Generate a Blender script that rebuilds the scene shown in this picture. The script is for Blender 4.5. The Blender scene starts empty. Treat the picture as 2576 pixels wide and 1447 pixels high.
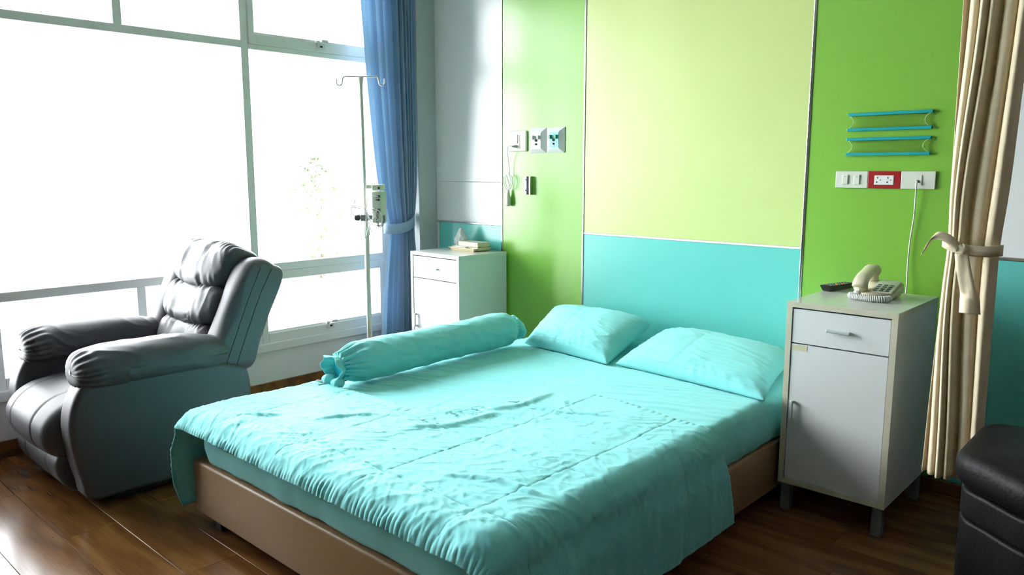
import bpy, bmesh, math, random
import numpy as np
from mathutils import Vector, Matrix

random.seed(7)
RNG = np.random.RandomState(11)
SC = bpy.context.scene
COL = SC.collection

# ------------------------------------------------------------------ camera
cam_d = bpy.data.cameras.new('camera')
cam = bpy.data.objects.new('camera', cam_d)
COL.objects.link(cam)
cam_d.sensor_width = 36.0
cam_d.lens = 1950.0 / 2576.0 * 36.0
cam_d.clip_start = 0.05
cam_d.clip_end = 500
cam.location = (4.03, -3.62, 1.40)
cam.rotation_euler = (math.radians(90) - math.atan(300 / 1950.0), 0, math.radians(42.56))
SC.camera = cam

# ------------------------------------------------------------------ sky, exposure
world = bpy.data.worlds.new('sky')
SC.world = world
world.use_nodes = True
bg = world.node_tree.nodes['Background']
bg.inputs['Color'].default_value = (0.93, 0.97, 1.0, 1)
bg.inputs['Strength'].default_value = 25.0
vs = SC.view_settings
vs.view_transform = 'Standard'
vs.look = 'None'
vs.gamma = 1.0
vs.use_curve_mapping = False
vs.exposure = 0.0
try:
    SC.cycles.max_bounces = 10
    SC.cycles.diffuse_bounces = 6
    SC.cycles.transparent_max_bounces = 12
    SC.cycles.sample_clamp_indirect = 8
    SC.cycles.use_denoising = True
except Exception:
    pass

# ------------------------------------------------------------------ materials
def srgb(r, g, b):
    def f(c):
        c = c / 255.0
        return c / 12.92 if c <= 0.04045 else ((c + 0.055) / 1.055) ** 2.4
    return (f(r), f(g), f(b))

def mat(name, col, rough=0.5, metal=0.0, spec=0.5, bump=None, vary=None, coat=0.0, sheen=0.0, translucent=0.0):
    """bump=(scale,strength[,stretch]); vary=(scale,amount)"""
    m = bpy.data.materials.new(name)
    m.use_nodes = True
    nt = m.node_tree
    b = nt.nodes['Principled BSDF']
    b.inputs['Base Color'].default_value = (*col, 1)
    b.inputs['Roughness'].default_value = rough
    b.inputs['Metallic'].default_value = metal
    b.inputs['Specular IOR Level'].default_value = spec
    b.inputs['Coat Weight'].default_value = coat
    b.inputs['Sheen Weight'].default_value = sheen
    tc = None
    def coords():
        nonlocal tc
        if tc is None:
            tc = nt.nodes.new('ShaderNodeTexCoord')
        return tc.outputs['Object']
    if vary:
        n = nt.nodes.new('ShaderNodeTexNoise')
        n.inputs['Scale'].default_value = vary[0]
        n.inputs['Detail'].default_value = 5
        nt.links.new(coords(), n.inputs['Vector'])
        mp = nt.nodes.new('ShaderNodeMapRange')
        mp.inputs['From Min'].default_value = 0.3
        mp.inputs['From Max'].default_value = 0.7
        mp.inputs['To Min'].default_value = 1 - vary[1]
        mp.inputs['To Max'].default_value = 1 + vary[1]
        nt.links.new(n.outputs['Fac'], mp.inputs['Value'])
        mx = nt.nodes.new('ShaderNodeMix')
        mx.data_type = 'RGBA'
        mx.blend_type = 'MULTIPLY'
        mx.inputs['Factor'].default_value = 1
        mx.inputs['A'].default_value = (*col, 1)
        nt.links.new(mp.outputs['Result'], mx.inputs['B'])
        nt.links.new(mx.outputs['Result'], b.inputs['Base Color'])
    if bump:
        n = nt.nodes.new('ShaderNodeTexNoise')
        n.inputs['Scale'].default_value = bump[0]
        n.inputs['Detail'].default_value = 4
        v = coords()
        if len(bump) > 2:
            mpg = nt.nodes.new('ShaderNodeMapping')
            mpg.inputs['Scale'].default_value = bump[2]
            nt.links.new(v, mpg.inputs['Vector'])
            v = mpg.outputs['Vector']
        nt.links.new(v, n.inputs['Vector'])
        bp = nt.nodes.new('ShaderNodeBump')
        bp.inputs['Strength'].default_value = bump[1]
        bp.inputs['Distance'].default_value = 0.01
        nt.links.new(n.outputs['Fac'], bp.inputs['Height'])
        nt.links.new(bp.outputs['Normal'], b.inputs['Normal'])
    if translucent:
        tr = nt.nodes.new('ShaderNodeBsdfTranslucent')
        tr.inputs['Color'].default_value = (*col, 1)
        ms = nt.nodes.new('ShaderNodeMixShader')
        ms.inputs['Fac'].default_value = translucent
        out = nt.nodes['Material Output']
        nt.links.new(b.outputs['BSDF'], ms.inputs[1])
        nt.links.new(tr.outputs['BSDF'], ms.inputs[2])
        nt.links.new(ms.outputs['Shader'], out.inputs['Surface'])
    return m

def glass_mat(name, tint=(1, 1, 1), ior=1.3, body=0.0, body_col=(1, 1, 1)):
    m = bpy.data.materials.new(name)
    m.use_nodes = True
    nt = m.node_tree
    out = nt.nodes['Material Output']
    nt.nodes.remove(nt.nodes['Principled BSDF'])
    tr = nt.nodes.new('ShaderNodeBsdfTransparent')
    tr.inputs['Color'].default_value = (*tint, 1)
    gl = nt.nodes.new('ShaderNodeBsdfGlossy')
    gl.inputs['Roughness'].default_value = 0.02
    fr = nt.nodes.new('ShaderNodeFresnel')
    fr.inputs['IOR'].default_value = ior
    mx = nt.nodes.new('ShaderNodeMixShader')
    nt.links.new(fr.outputs['Fac'], mx.inputs['Fac'])
    nt.links.new(tr.outputs['BSDF'], mx.inputs[1])
    nt.links.new(gl.outputs['BSDF'], mx.inputs[2])
    last = mx
    if body:
        df = nt.nodes.new('ShaderNodeBsdfDiffuse')
        df.inputs['Color'].default_value = (*body_col, 1)
        m2 = nt.nodes.new('ShaderNodeMixShader')
        m2.inputs['Fac'].default_value = body
        nt.links.new(mx.outputs['Shader'], m2.inputs[1])
        nt.links.new(df.outputs['BSDF'], m2.inputs[2])
        last = m2
    nt.links.new(last.outputs['Shader'], out.inputs['Surface'])
    return m

def wood_mat(name, c_dark, c_mid, c_light, rough=0.25, per_object=True, coat=0.0):
    m = bpy.data.materials.new(name)
    m.use_nodes = True
    nt = m.node_tree
    N, L = nt.nodes, nt.links
    b = N['Principled BSDF']
    tc = N.new('ShaderNodeTexCoord')
    mp = N.new('ShaderNodeMapping')
    mp.inputs['Scale'].default_value = (0.9, 5.0, 5.0)
    L.new(tc.outputs['Object'], mp.inputs['Vector'])
    oi = N.new('ShaderNodeObjectInfo')
    mul = N.new('ShaderNodeMath'); mul.operation = 'MULTIPLY'; mul.inputs[1].default_value = 37.0
    L.new(oi.outputs['Random'], mul.inputs[0])
    n1 = N.new('ShaderNodeTexNoise'); n1.noise_dimensions = '4D'
    n1.inputs['Scale'].default_value = 1.0; n1.inputs['Detail'].default_value = 2.0; n1.inputs['Roughness'].default_value = 0.45
    L.new(mp.outputs['Vector'], n1.inputs['Vector'])
    L.new(mul.outputs[0], n1.inputs['W'])
    s = N.new('ShaderNodeMath'); s.operation = 'MULTIPLY'; s.inputs[1].default_value = 36.0
    L.new(n1.outputs['Fac'], s.inputs[0])
    sn = N.new('ShaderNodeMath'); sn.operation = 'SINE'
    L.new(s.outputs[0], sn.inputs[0])
    # fine pores
    mp2 = N.new('ShaderNodeMapping'); mp2.inputs['Scale'].default_value = (6, 160, 160)
    L.new(tc.outputs['Object'], mp2.inputs['Vector'])
    n2 = N.new('ShaderNodeTexNoise'); n2.noise_dimensions = '4D'; n2.inputs['Scale'].default_value = 1.0; n2.inputs['Detail'].default_value = 3
    L.new(mp2.outputs['Vector'], n2.inputs['Vector']); L.new(mul.outputs[0], n2.inputs['W'])
    add = N.new('ShaderNodeMath'); add.operation = 'MULTIPLY_ADD'; add.inputs[1].default_value = 0.12; add.inputs[2].default_value = 0.25
    L.new(sn.outputs[0], add.inputs[0])
    add2 = N.new('ShaderNodeMath'); add2.operation = 'MULTIPLY_ADD'; add2.inputs[1].default_value = 0.5
    L.new(n2.outputs['Fac'], add2.inputs[0]); L.new(add.outputs[0], add2.inputs[2])
    add3 = N.new('ShaderNodeMath'); add3.operation = 'MULTIPLY_ADD'; add3.inputs[1].default_value = 0.12; 
    L.new(oi.outputs['Random'], add3.inputs[0]); L.new(add2.outputs[0], add3.inputs[2])
    cr = N.new('ShaderNodeValToRGB')
    e = cr.color_ramp.elements
    e[0].position = 0.25; e[0].color = (*c_dark, 1)
    e[1].position = 0.9; e[1].color = (*c_light, 1)
    k = e.new(0.55); k.color = (*c_mid, 1)
    L.new(add3.outputs[0] if per_object else add2.outputs[0], cr.inputs['Fac'])
    L.new(cr.outputs['Color'], b.inputs['Base Color'])
    b.inputs['Roughness'].default_value = rough
    b.inputs['Specular IOR Level'].default_value = 0.32
    b.inputs['Coat Weight'].default_value = coat
    b.inputs['Coat Roughness'].default_value = 0.12
    bp = N.new('ShaderNodeBump'); bp.inputs['Strength'].default_value = 0.03; bp.inputs['Distance'].default_value = 0.001
    L.new(n2.outputs['Fac'], bp.inputs['Height']); L.new(bp.outputs['Normal'], b.inputs['Normal'])
    return m

M = {}
M['paint_white'] = mat('paint_white', (0.88, 0.90, 0.90), 0.55, bump=(120, 0.03))
M['ceiling'] = mat('ceiling_white', (0.45, 0.46, 0.46), 0.8)
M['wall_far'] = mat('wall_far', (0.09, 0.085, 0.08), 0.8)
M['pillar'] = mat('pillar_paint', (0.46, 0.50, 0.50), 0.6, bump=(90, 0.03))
M['alu_white'] = mat('white_aluminium', (0.90, 0.92, 0.91), 0.35)
M['lam_white'] = mat('laminate_white', (0.84, 0.88, 0.88), 0.28, spec=0.85)
M['lam_teal'] = mat('laminate_teal', (0.125, 0.56, 0.50), 0.28, spec=0.85)
M['lam_green'] = mat('laminate_green', (0.190, 0.43, 0.045), 0.28, spec=0.85)
M['lam_lime'] = mat('laminate_lime', (0.55, 0.66, 0.25), 0.28, spec=0.85, vary=(2.5, 0.02))
M['chrome'] = mat('chrome_strip', (0.85, 0.86, 0.87), 0.16, metal=1.0)
M['steel'] = mat('brushed_steel', (0.70, 0.71, 0.66), 0.35, metal=0.25)
M['handle'] = mat('satin_handle', (0.66, 0.70, 0.70), 0.35, metal=0.4)
M['steel_dark'] = mat('grey_steel_leg', (0.20, 0.22, 0.22), 0.45, metal=0.6)
M['plank'] = wood_mat('oak_laminate', srgb(78, 50, 25), srgb(108, 73, 38), srgb(136, 97, 54), rough=0.2, coat=0.0)
M['base_wood'] = wood_mat('baseboard_wood', srgb(70, 42, 20), srgb(112, 74, 38), srgb(140, 98, 58), rough=0.35)
M['glass'] = glass_mat('window_glass')
M['acrylic'] = glass_mat('clear_acrylic', tint=(0.985, 0.99, 0.985), ior=1.12)
M['cloth'] = mat('teal_cotton', (0.235, 0.70, 0.70), 0.85, spec=0.2, bump=(55, 0.10), sheen=0.15)
M['cloth_in'] = mat('teal_cotton_inner', (0.05, 0.48, 0.58), 0.85, spec=0.2)
M['frame_brown'] = mat('brown_leatherette', (0.28, 0.175, 0.085), 0.45, bump=(160, 0.05))
M['black_plastic'] = mat('black_plastic', (0.012, 0.012, 0.014), 0.4)
M['leather'] = mat('grey_leather', (0.080, 0.083, 0.092), 0.52, bump=(220, 0.04), spec=0.45)
M['stitch'] = mat('leather_stitching', (0.05, 0.05, 0.055), 0.5)
M['black_leather'] = mat('black_leather', (0.005, 0.0045, 0.005), 0.5, bump=(90, 0.15), spec=0.12)
M['blue'] = mat('blue_curtain_fabric', (0.40, 0.54, 0.68), 0.8, spec=0.2, bump=(300, 0.05), translucent=0.36)
M['beige'] = mat('beige_curtain_fabric', (0.92, 0.80, 0.58), 0.85, spec=0.2, bump=(60, 0.2, (1, 1, 18)), vary=(25, 0.04), translucent=0.15)
M['cab_white'] = mat('cabinet_white', (0.78, 0.81, 0.80), 0.34, spec=0.4)
M['cab_top'] = mat('cabinet_top_gloss', (0.76, 0.78, 0.74), 0.12, spec=0.5)
M['cab_edge'] = mat('cabinet_cream_edge', (0.62, 0.60, 0.46), 0.45, vary=(6, 0.08))
M['cab_edge_white'] = mat('cabinet_white_edge', (0.78, 0.80, 0.78), 0.4)
M['sticker'] = mat('cream_sticker', (0.66, 0.62, 0.42), 0.7)
M['cream_plastic'] = mat('cream_plastic', (0.70, 0.66, 0.47), 0.35)
M['ivory_plastic'] = mat('ivory_plastic', (0.80, 0.78, 0.68), 0.35)
M['white_plastic'] = mat('white_plastic', (0.80, 0.82, 0.80), 0.35)
M['pump_plastic'] = mat('pump_plastic', (0.58, 0.62, 0.48), 0.4)
M['plate_ivory'] = mat('plate_ivory', (0.66, 0.69, 0.60), 0.35)
M['red_plastic'] = mat('red_plastic', (0.30, 0.004, 0.006), 0.35)
M['dark'] = mat('dark_hole', (0.02, 0.02, 0.02), 0.6)
M['key_blue'] = mat('phone_key_blue', (0.05, 0.10, 0.12), 0.5)
M['bar_teal'] = mat('teal_holder_bar', (0.0, 0.29, 0.31), 0.4)
M['gas_teal'] = mat('gas_plate_teal', (0.22, 0.72, 0.66), 0.4)
M['knob_green'] = mat('knob_green', (0.03, 0.25, 0.14), 0.4)
M['knob_grey'] = mat('knob_grey', (0.42, 0.48, 0.42), 0.4)
M['bag'] = mat('white_plastic_bag', (0.88, 0.93, 0.92), 0.35, translucent=0.45)
M['tray'] = mat('cream_tray', (0.78, 0.68, 0.45), 0.35)
M['box_green'] = mat('olive_cream_box', (0.66, 0.63, 0.46), 0.45)
M['paper'] = mat('paper_white', (0.85, 0.85, 0.83), 0.7)
M['cable'] = mat('white_cable', (0.78, 0.78, 0.78), 0.4)
M['cable_dark'] = mat('grey_coiled_cable', (0.12, 0.12, 0.13), 0.4)
M['led_red'] = mat('red_button', (0.6, 0.08, 0.03), 0.4)
M['btn_green'] = mat('green_button', (0.02, 0.35, 0.15), 0.4)
M['btn_yellow'] = mat('yellow_button', (0.6, 0.45, 0.05), 0.4)
M['btn_cyan'] = mat('cyan_button', (0.02, 0.35, 0.45), 0.4)
M['ground'] = mat('pale_concrete', (0.55, 0.55, 0.53), 0.9, vary=(0.3, 0.1))
M['leaf'] = mat('tree_leaves', (0.30, 0.37, 0.22), 0.7, vary=(1.5, 0.2))
M['bark'] = mat('tree_bark', (0.22, 0.17, 0.12), 0.9)

# ------------------------------------------------------------------ mesh helpers
def link(o, parent=None, kind=None, label=None, cat=None, group=None):
    COL.objects.link(o)
    if parent is not None:
        o.parent = parent
    if kind: o['kind'] = kind
    if label: o['label'] = label
    if cat: o['category'] = cat
    if group: o['group'] = group
    return o

def empty(name, loc=(0, 0, 0), rz=0.0, **kw):
    o = bpy.data.objects.new(name, None)
    o.empty_display_size = 0.1
    o.location = loc
    o.rotation_euler = (0, 0, rz)
    return link(o, **kw)

def mesh_obj(name, verts, faces, m, parent=None, smooth=True, loc=None, rot=None, **kw):
    me = bpy.data.meshes.new(name)
    me.from_pydata([tuple(v) for v in verts], [], [tuple(f) for f in faces])
    me.update()
    me.materials.append(m)
    if smooth:
        me.polygons.foreach_set('use_smooth', [True] * len(me.polygons))
    o = bpy.data.objects.new(name, me)
    if loc is not None: o.location = loc
    if rot is not None: o.rotation_euler = rot
    return link(o, parent, **kw)

def bm_obj(name, bm, m, parent=None, smooth=False, loc=None, rot=None, **kw):
    me = bpy.data.meshes.new(name)
    bmesh.ops.recalc_face_normals(bm, faces=bm.faces)
    bm.to_mesh(me); bm.free()
    ms = m if isinstance(m, (list, tuple)) else [m]
    for x in ms: me.materials.append(x)
    if smooth:
        me.polygons.foreach_set('use_smooth', [True] * len(me.polygons))
    o = bpy.data.objects.new(name, me)
    if loc is not None: o.location = loc
    if rot is not None: o.rotation_euler = rot
    return link(o, parent, **kw)

def add_box(bm, x0, x1, y0, y1, z0, z1, bev=0.0, seg=2, mi=0, rot=None):
    b2 = bmesh.new()
    bmesh.ops.create_cube(b2, size=1.0)
    for v in b2.verts:
        v.co = Vector(((x0 + x1) / 2 + v.co.x * (x1 - x0), (y0 + y1) / 2 + v.co.y * (y1 - y0), (z0 + z1) / 2 + v.co.z * (z1 - z0)))
    if bev > 0:
        bmesh.ops.bevel(b2, geom=b2.edges[:], offset=bev, segments=seg, affect='EDGES', profile=0.5)
    if rot is not None:
        bmesh.ops.transform(b2, matrix=rot, verts=b2.verts)
    for f in b2.faces: f.material_index = mi
    tmp = bpy.data.meshes.new('tmp')
    b2.to_mesh(tmp); b2.free()
    bm.from_mesh(tmp)
    bpy.data.meshes.remove(tmp)

def box(name, x0, x1, y0, y1, z0, z1, m, parent=None, bev=0.0, seg=2, smooth=False, **kw):
    bm = bmesh.new()
    add_box(bm, x0, x1, y0, y1, z0, z1, bev, seg)
    return bm_obj(name, bm, m, parent, smooth, **kw)

def catmull(pts, n=8, closed=False):
    P = [np.array(p, float) for p in pts]
    out = []
    cnt = len(P) if closed else len(P) - 1
    for i in range(cnt):
        if closed:
            p0, p1, p2, p3 = P[i - 1], P[i], P[(i + 1) % len(P)], P[(i + 2) % len(P)]
        else:
            p0 = P[max(i - 1, 0)]; p1 = P[i]; p2 = P[i + 1]; p3 = P[min(i + 2, len(P) - 1)]
        for k in range(n):
            t = k / n
            out.append(0.5 * ((2 * p1) + (-p0 + p2) * t + (2 * p0 - 5 * p1 + 4 * p2 - p3) * t * t + (-p0 + 3 * p1 - 3 * p2 + p3) * t ** 3))
    if not closed: out.append(P[-1])
    return np.array(out)

def tube_data(path, r, seg=8, cap=True):
    path = np.asarray(path, float)
    n = len(path)
    rr = np.full(n, r) if np.isscalar(r) else np.asarray(r, float)
    T = np.gradient(path, axis=0)
    T /= np.linalg.norm(T, axis=1)[:, None] + 1e-12
    a = np.array([0, 0, 1.0]) if abs(T[0][2]) < 0.9 else np.array([1.0, 0, 0])
    N = np.cross(T[0], a); N /= np.linalg.norm(N)
    V, F = [], []
    for i in range(n):
        N = N - T[i] * (N @ T[i]); N /= np.linalg.norm(N) + 1e-12
        B = np.cross(T[i], N)
        for k in range(seg):
            t = 2 * math.pi * k / seg
            V.append(path[i] + rr[i] * (math.cos(t) * N + math.sin(t) * B))
    for i in range(n - 1):
        for k in range(seg):
            F.append((i * seg + k, i * seg + (k + 1) % seg, (i + 1) * seg + (k + 1) % seg, (i + 1) * seg + k))
    if cap:
        F.append(tuple(range(seg))[::-1]); F.append(tuple(range((n - 1) * seg, n * seg)))
    return V, F

def tube(name, path, r, m, parent=None, seg=8, **kw):
    V, F = tube_data(path, r, seg)
    return mesh_obj(name, V, F, m, parent, True, **kw)

def tubes(name, paths, r, m, parent=None, seg=8, **kw):
    V, F = [], []
    for p in paths:
        v, f = tube_data(p, r, seg)
        o = len(V); V += v; F += [tuple(i + o for i in q) for q in f]
    return mesh_obj(name, V, F, m, parent, True, **kw)

def lathe(name, prof, m, parent=None, seg=24, axis='z', **kw):
    """prof: (radius, height) list"""
    V, F = [], []
    n = len(prof)
    for r, h in prof:
        for k in range(seg):
            t = 2 * math.pi * k / seg
            c, s = r * math.cos(t), r * math.sin(t)
            V.append((c, s, h) if axis == 'z' else ((c, h, s) if axis == 'y' else (h, c, s)))
    for i in range(n - 1):
        for k in range(seg):
            F.append((i * seg + k, i * seg + (k + 1) % seg, (i + 1) * seg + (k + 1) % seg, (i + 1) * seg + k))
    F.append(tuple(range(seg))[::-1]); F.append(tuple(range((n - 1) * seg, n * seg)))
    bm = bmesh.new()
    vs_ = [bm.verts.new(v) for v in V]
    for f in F:
        try: bm.faces.new([vs_[i] for i in f])
        except ValueError: pass
    bmesh.ops.remove_doubles(bm, verts=bm.verts, dist=1e-6)
    return bm_obj(name, bm, m, parent, True, **kw)

def grid_faces(nu, nv, wrap=False):
    """vertex index = j*nu+i"""
    F = []
    for j in range(nv - 1):
        for i in range(nu if wrap else nu - 1):
            a = j * nu + i; b_ = j * nu + (i + 1) % nu
            F.append((a, b_, b_ + nu, a + nu))
    return F

# --- numpy gradient noise
_P = RNG.permutation(256)
_P = np.concatenate([_P, _P, _P])
_G = RNG.normal(size=(256, 3)); _G /= np.linalg.norm(_G, axis=1)[:, None]
def noise3(p):
    p = np.asarray(p, float)
    i = np.floor(p).astype(int); f = p - i
    u = f * f * f * (f * (f * 6 - 15) + 10)
    i &= 255
    r = 0
    for dx in (0, 1):
        for dy in (0, 1):
            for dz in (0, 1):
                h = _P[_P[_P[i[..., 0] + dx & 255] + (i[..., 1] + dy & 255)] + (i[..., 2] + dz & 255)]
                d = f - np.array([dx, dy, dz])
                w = (u[..., 0] if dx else 1 - u[..., 0]) * (u[..., 1] if dy else 1 - u[..., 1]) * (u[..., 2] if dz else 1 - u[..., 2])
                r = r + w * np.sum(_G[h] * d, axis=-1)
    return r * 1.6
def n2(x, y, sx, sy, seed=0.0):
    z = np.zeros_like(x) + seed * 7.31
    return noise3(np.stack([x * sx + seed * 3.1, y * sy - seed * 1.7, z], -1))
def ridge(x, y, sx, sy, seed=0.0, sharp=2.0):
    return np.clip(1 - np.abs(n2(x, y, sx, sy, seed)) * sharp, 0, 1) ** 2
def sstep(a, b, x):
    t = np.clip((x - a) / (b - a), 0, 1)
    return t * t * (3 - 2 * t)

# --- superellipsoid cushion
def spow(v, e):
    return np.sign(v) * np.abs(v) ** e
def superq(nu, nv, e1, e2):
    """poles on +-z; returns (nv,nu,3)"""
    th = np.linspace(0, 2 * math.pi, nu, endpoint=False)
    ph = np.linspace(-math.pi / 2, math.pi / 2, nv)
    PH, TH = np.meshgrid(ph, th, indexing='ij')
    x = spow(np.cos(PH), e1) * spow(np.cos(TH), e2)
    y = spow(np.cos(PH), e1) * spow(np.sin(TH), e2)
    z = spow(np.sin(PH), e1)
    return np.stack([x, y, z], -1), TH, PH
def closed_grid_obj(name, P, m, parent=None, **kw):
    nv, nu = P.shape[:2]
    F = grid_faces(nu, nv, True)
    F.append(tuple(range(nu))[::-1]); F.append(tuple(range((nv - 1) * nu, nv * nu)))
    return mesh_obj(name, P.reshape(-1, 3), F, m, parent, True, **kw)

def extrude_profile(name, prof, x0, x1, m, parent=None, r=0.03, steps=5, closed_n=6, sharp=False, fn=None, nx=8, **kw):
    """closed (y,z) profile swept along x with rounded ends"""
    pr = np.array(prof, float) if sharp else catmull(prof, closed_n, True)
    c = pr.mean(0)
    rings = []
    def ring(x, d):
        v = pr - c
        L = np.linalg.norm(v, axis=1)[:, None]
        q = c + v * np.clip(1 - d / L, 0.05, 1)
        return np.column_stack([np.full(len(q), x), q])
    for k in range(steps):
        t = math.pi / 2 * k / steps
        rings.append(ring(x0 + r * (1 - math.sin(t)) * 1.0, 0) if False else ring(x0 + r * (1 - math.cos(t)), r * (1 - math.sin(t))))
    for k in range(nx + 1):
        rings.append(ring(x0 + r + (x1 - x0 - 2 * r) * k / nx, 0))
    for k in reversed(range(steps)):
        t = math.pi / 2 * k / steps
        rings.append(ring(x1 - r * (1 - math.cos(t)), r * (1 - math.sin(t))))
    P = np.array(rings)
    if fn is not None: P = fn(P)
    return closed_grid_obj(name, P, m, parent, **kw)

def thing(name, loc, label, cat, group=None, rz=0.0):
    return empty(name, loc, rz, label=label, cat=cat, group=group)

# ================================================================== SETTING
RX0, RX1, RY0, RY1, RZ = -0.25, 6.2, -5.6, 0.0, 2.9
PIL = 0.16       # corner pillar depth along y
# ---- floor with planks
fl = box('floor', RX0 - 0.1, RX1 + 0.1, RY0 - 0.1, RY1 + 0.1, -0.08, -0.008, M['black_plastic'], kind='structure')
PW, PL = 0.195, 1.28
bm = bmesh.new()
add_box(bm, 0, PL - 0.0012, 0, PW - 0.0012, -0.009, 0.0, 0.0007, 1)
plank_me = None
row = 0
y = 0.0
while y > RY0:
    off = -((row * 0.47) % 1.0) * PL
    x = RX0 + off
    while x < RX1:
        if plank_me is None:
            o = bm_obj('plank', bm, M['plank'], fl)
            plank_me = o.data
        else:
            o = bpy.data.objects.new('plank', plank_me)
            link(o, fl)
        o.location = (x, y - PW, 0)
        x += PL
    y -= PW; row += 1

# ---- ceiling and unseen walls
box('ceiling', RX0 - 0.1, RX1 + 0.1, RY0 - 0.1, RY1 + 0.1, RZ, RZ + 0.1, M['ceiling'], kind='structure')
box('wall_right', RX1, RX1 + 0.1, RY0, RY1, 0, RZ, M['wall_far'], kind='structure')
M['wall_near'] = mat('wall_behind', (0.34, 0.34, 0.33), 0.8)
box('wall_front', RX0, RX1, RY0 - 0.1, RY0, 0, RZ, M['wall_near'], kind='structure')
box('wall_corner', RX0, 0.0, -PIL, 0.0, 0, RZ, M['pillar'], kind='structure')

# ---- headboard wall with laminate panels
wb = box('wall_back', RX0, RX1, 0.012, 0.14, 0, RZ, M['paint_white'], kind='structure')
def panel(x0, x1, z0, z1, m, label=None):
    return box('panel', x0, x1, 0.0, 0.0125, z0, z1, M[m], wb, bev=0.001, seg=1, label=label)
BZ = 0.06
panel(0.0, 0.612, 1.3125, RZ, 'lam_white', 'white laminate panel')
panel(0.0, 0.612, 1.046, 1.3105, 'lam_white', 'white laminate panel')
panel(0.022, 0.612, BZ, 1.033, 'lam_teal', 'teal laminate panel')
panel(0.0, 0.018, BZ, 1.033, 'lam_white', 'narrow white corner strip')
panel(0.627, 1.262, BZ, RZ, 'lam_green', 'bright green laminate panel')
panel(1.277, 2.563, 1.031, RZ, 'lam_lime', 'pale lime laminate panel')
panel(1.277, 2.563, BZ, 1.019, 'lam_teal', 'teal laminate panel behind the bed')
panel(2.578, 3.190, BZ, RZ, 'lam_green', 'bright green laminate panel')
panel(3.205, 3.83, 1.046, RZ, 'lam_white', 'white laminate panel')
panel(3.205, 3.83, BZ, 1.033, 'lam_teal', 'teal laminate panel')
panel(3.845, RX1, BZ, RZ, 'lam_white', 'white laminate panel')
for xc in (0.6195, 1.2695, 2.5705, 3.1975, 3.8375):
    box('trim_strip', xc - 0.0065, xc + 0.0065, -0.004, 0.0125, BZ, RZ, M['chrome'], wb, bev=0.002, label='chrome strip')
for x0, x1, zc in ((0.0, 0.612, 1.0395), (1.277, 2.563, 1.025), (3.205, 3.83, 1.0395)):
    box('trim_strip', x0, x1, -0.004, 0.0125, zc - 0.0055, zc + 0.0055, M['alu_white' if x0 == 1.277 else 'chrome'], wb, bev=0.002, label='white strip' if x0 == 1.277 else 'chrome strip')
box('baseboard_back', 0.0, RX1, -0.008, 0.012, 0, BZ, M['base_wood'], bev=0.003, kind='structure')

# ---- window wall
WX = RX0
wl = bmesh.new()
add_box(wl, WX - 0.2, WX, RY0, -PIL, 0, 0.300)
add_box(wl, WX - 0.2, WX, RY0, -PIL, 2.74, RZ)
add_box(wl, WX - 0.2, WX, -0.255, 0.14, 0.300, 2.74)
add_box(wl, WX - 0.2, WX, RY0, -3.407, 0.300, 2.74)
bm_obj('wall_left', wl, M['paint_white'], kind='structure')
box('baseboard_left', WX, WX + 0.014, RY0, -PIL, 0, 0.085, M['base_wood'], bev=0.003, kind='structure')
box('trim_1', WX - 0.06, WX + 0.022, -3.407, -0.255, 0.278, 0.334, M['alu_white'], bev=0.006, kind='structure')

FX0, FX1, GX = WX - 0.065, WX + 0.0, WX - 0.045
def bar(name, par, y0, y1, z0, z1, x0=FX0, x1=FX1, bev=0.003):
    return box(name, x0, x1, y0, y1, z0, z1, M['alu_white'], par, bev=bev, seg=1)
def pane(par, y0, y1, z0, z1):
    return box('pane', GX - 0.003, GX + 0.003, y0, y1, z0, z1, M['glass'], par)
def sash(par, y0, y1, z0, z1, w, wt, wb_):
    bm = bmesh.new()
    a0, a1 = WX - 0.06, WX + 0.012
    add_box(bm, a0, a1, y0, y0 + w, z0, z1, 0.003, 1)
    add_box(bm, a0, a1, y1 - w, y1, z0, z1, 0.003, 1)
    add_box(bm, a0, a1, y0 + w, y1 - w, z0, z0 + wb_, 0.003, 1)
    add_box(bm, a0, a1, y0 + w, y1 - w, z1 - wt, z1, 0.003, 1)
    # glazing bead step
    add_box(bm, a0 + 0.01, a1 - 0.012, y0 + w, y1 - w, z0 + wb_, z0 + wb_ + 0.012)
    o = bm_obj('sash', bm, M['alu_white'], par)
    pane(par, y0 + w * 0.8, y1 - w * 0.8, z0 + wb_ * 0.8, z1 - wt * 0.8)
    return o
def latch(par, y, z):
    bm = bmesh.new()
    x = WX + 0.012
    add_box(bm, x, x + 0.012, y - 0.028, y + 0.028, z - 0.038, z - 0.006, 0.003, 2, 0)
    add_box(bm, x + 0.011, x + 0.0135, y - 0.008, y + 0.010, z - 0.027, z - 0.017, 0.0, 1, 1)
    add_box(bm, x, x + 0.035, y - 0.006, y + 0.040, z + 0.002, z + 0.020, 0.005, 2, 0)
    add_box(bm, x, x + 0.020, y - 0.036, y - 0.012, z - 0.004, z + 0.012, 0.003, 2, 0)
    return bm_obj('latch', bm, [M['white_plastic'], M['dark']], par)

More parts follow.
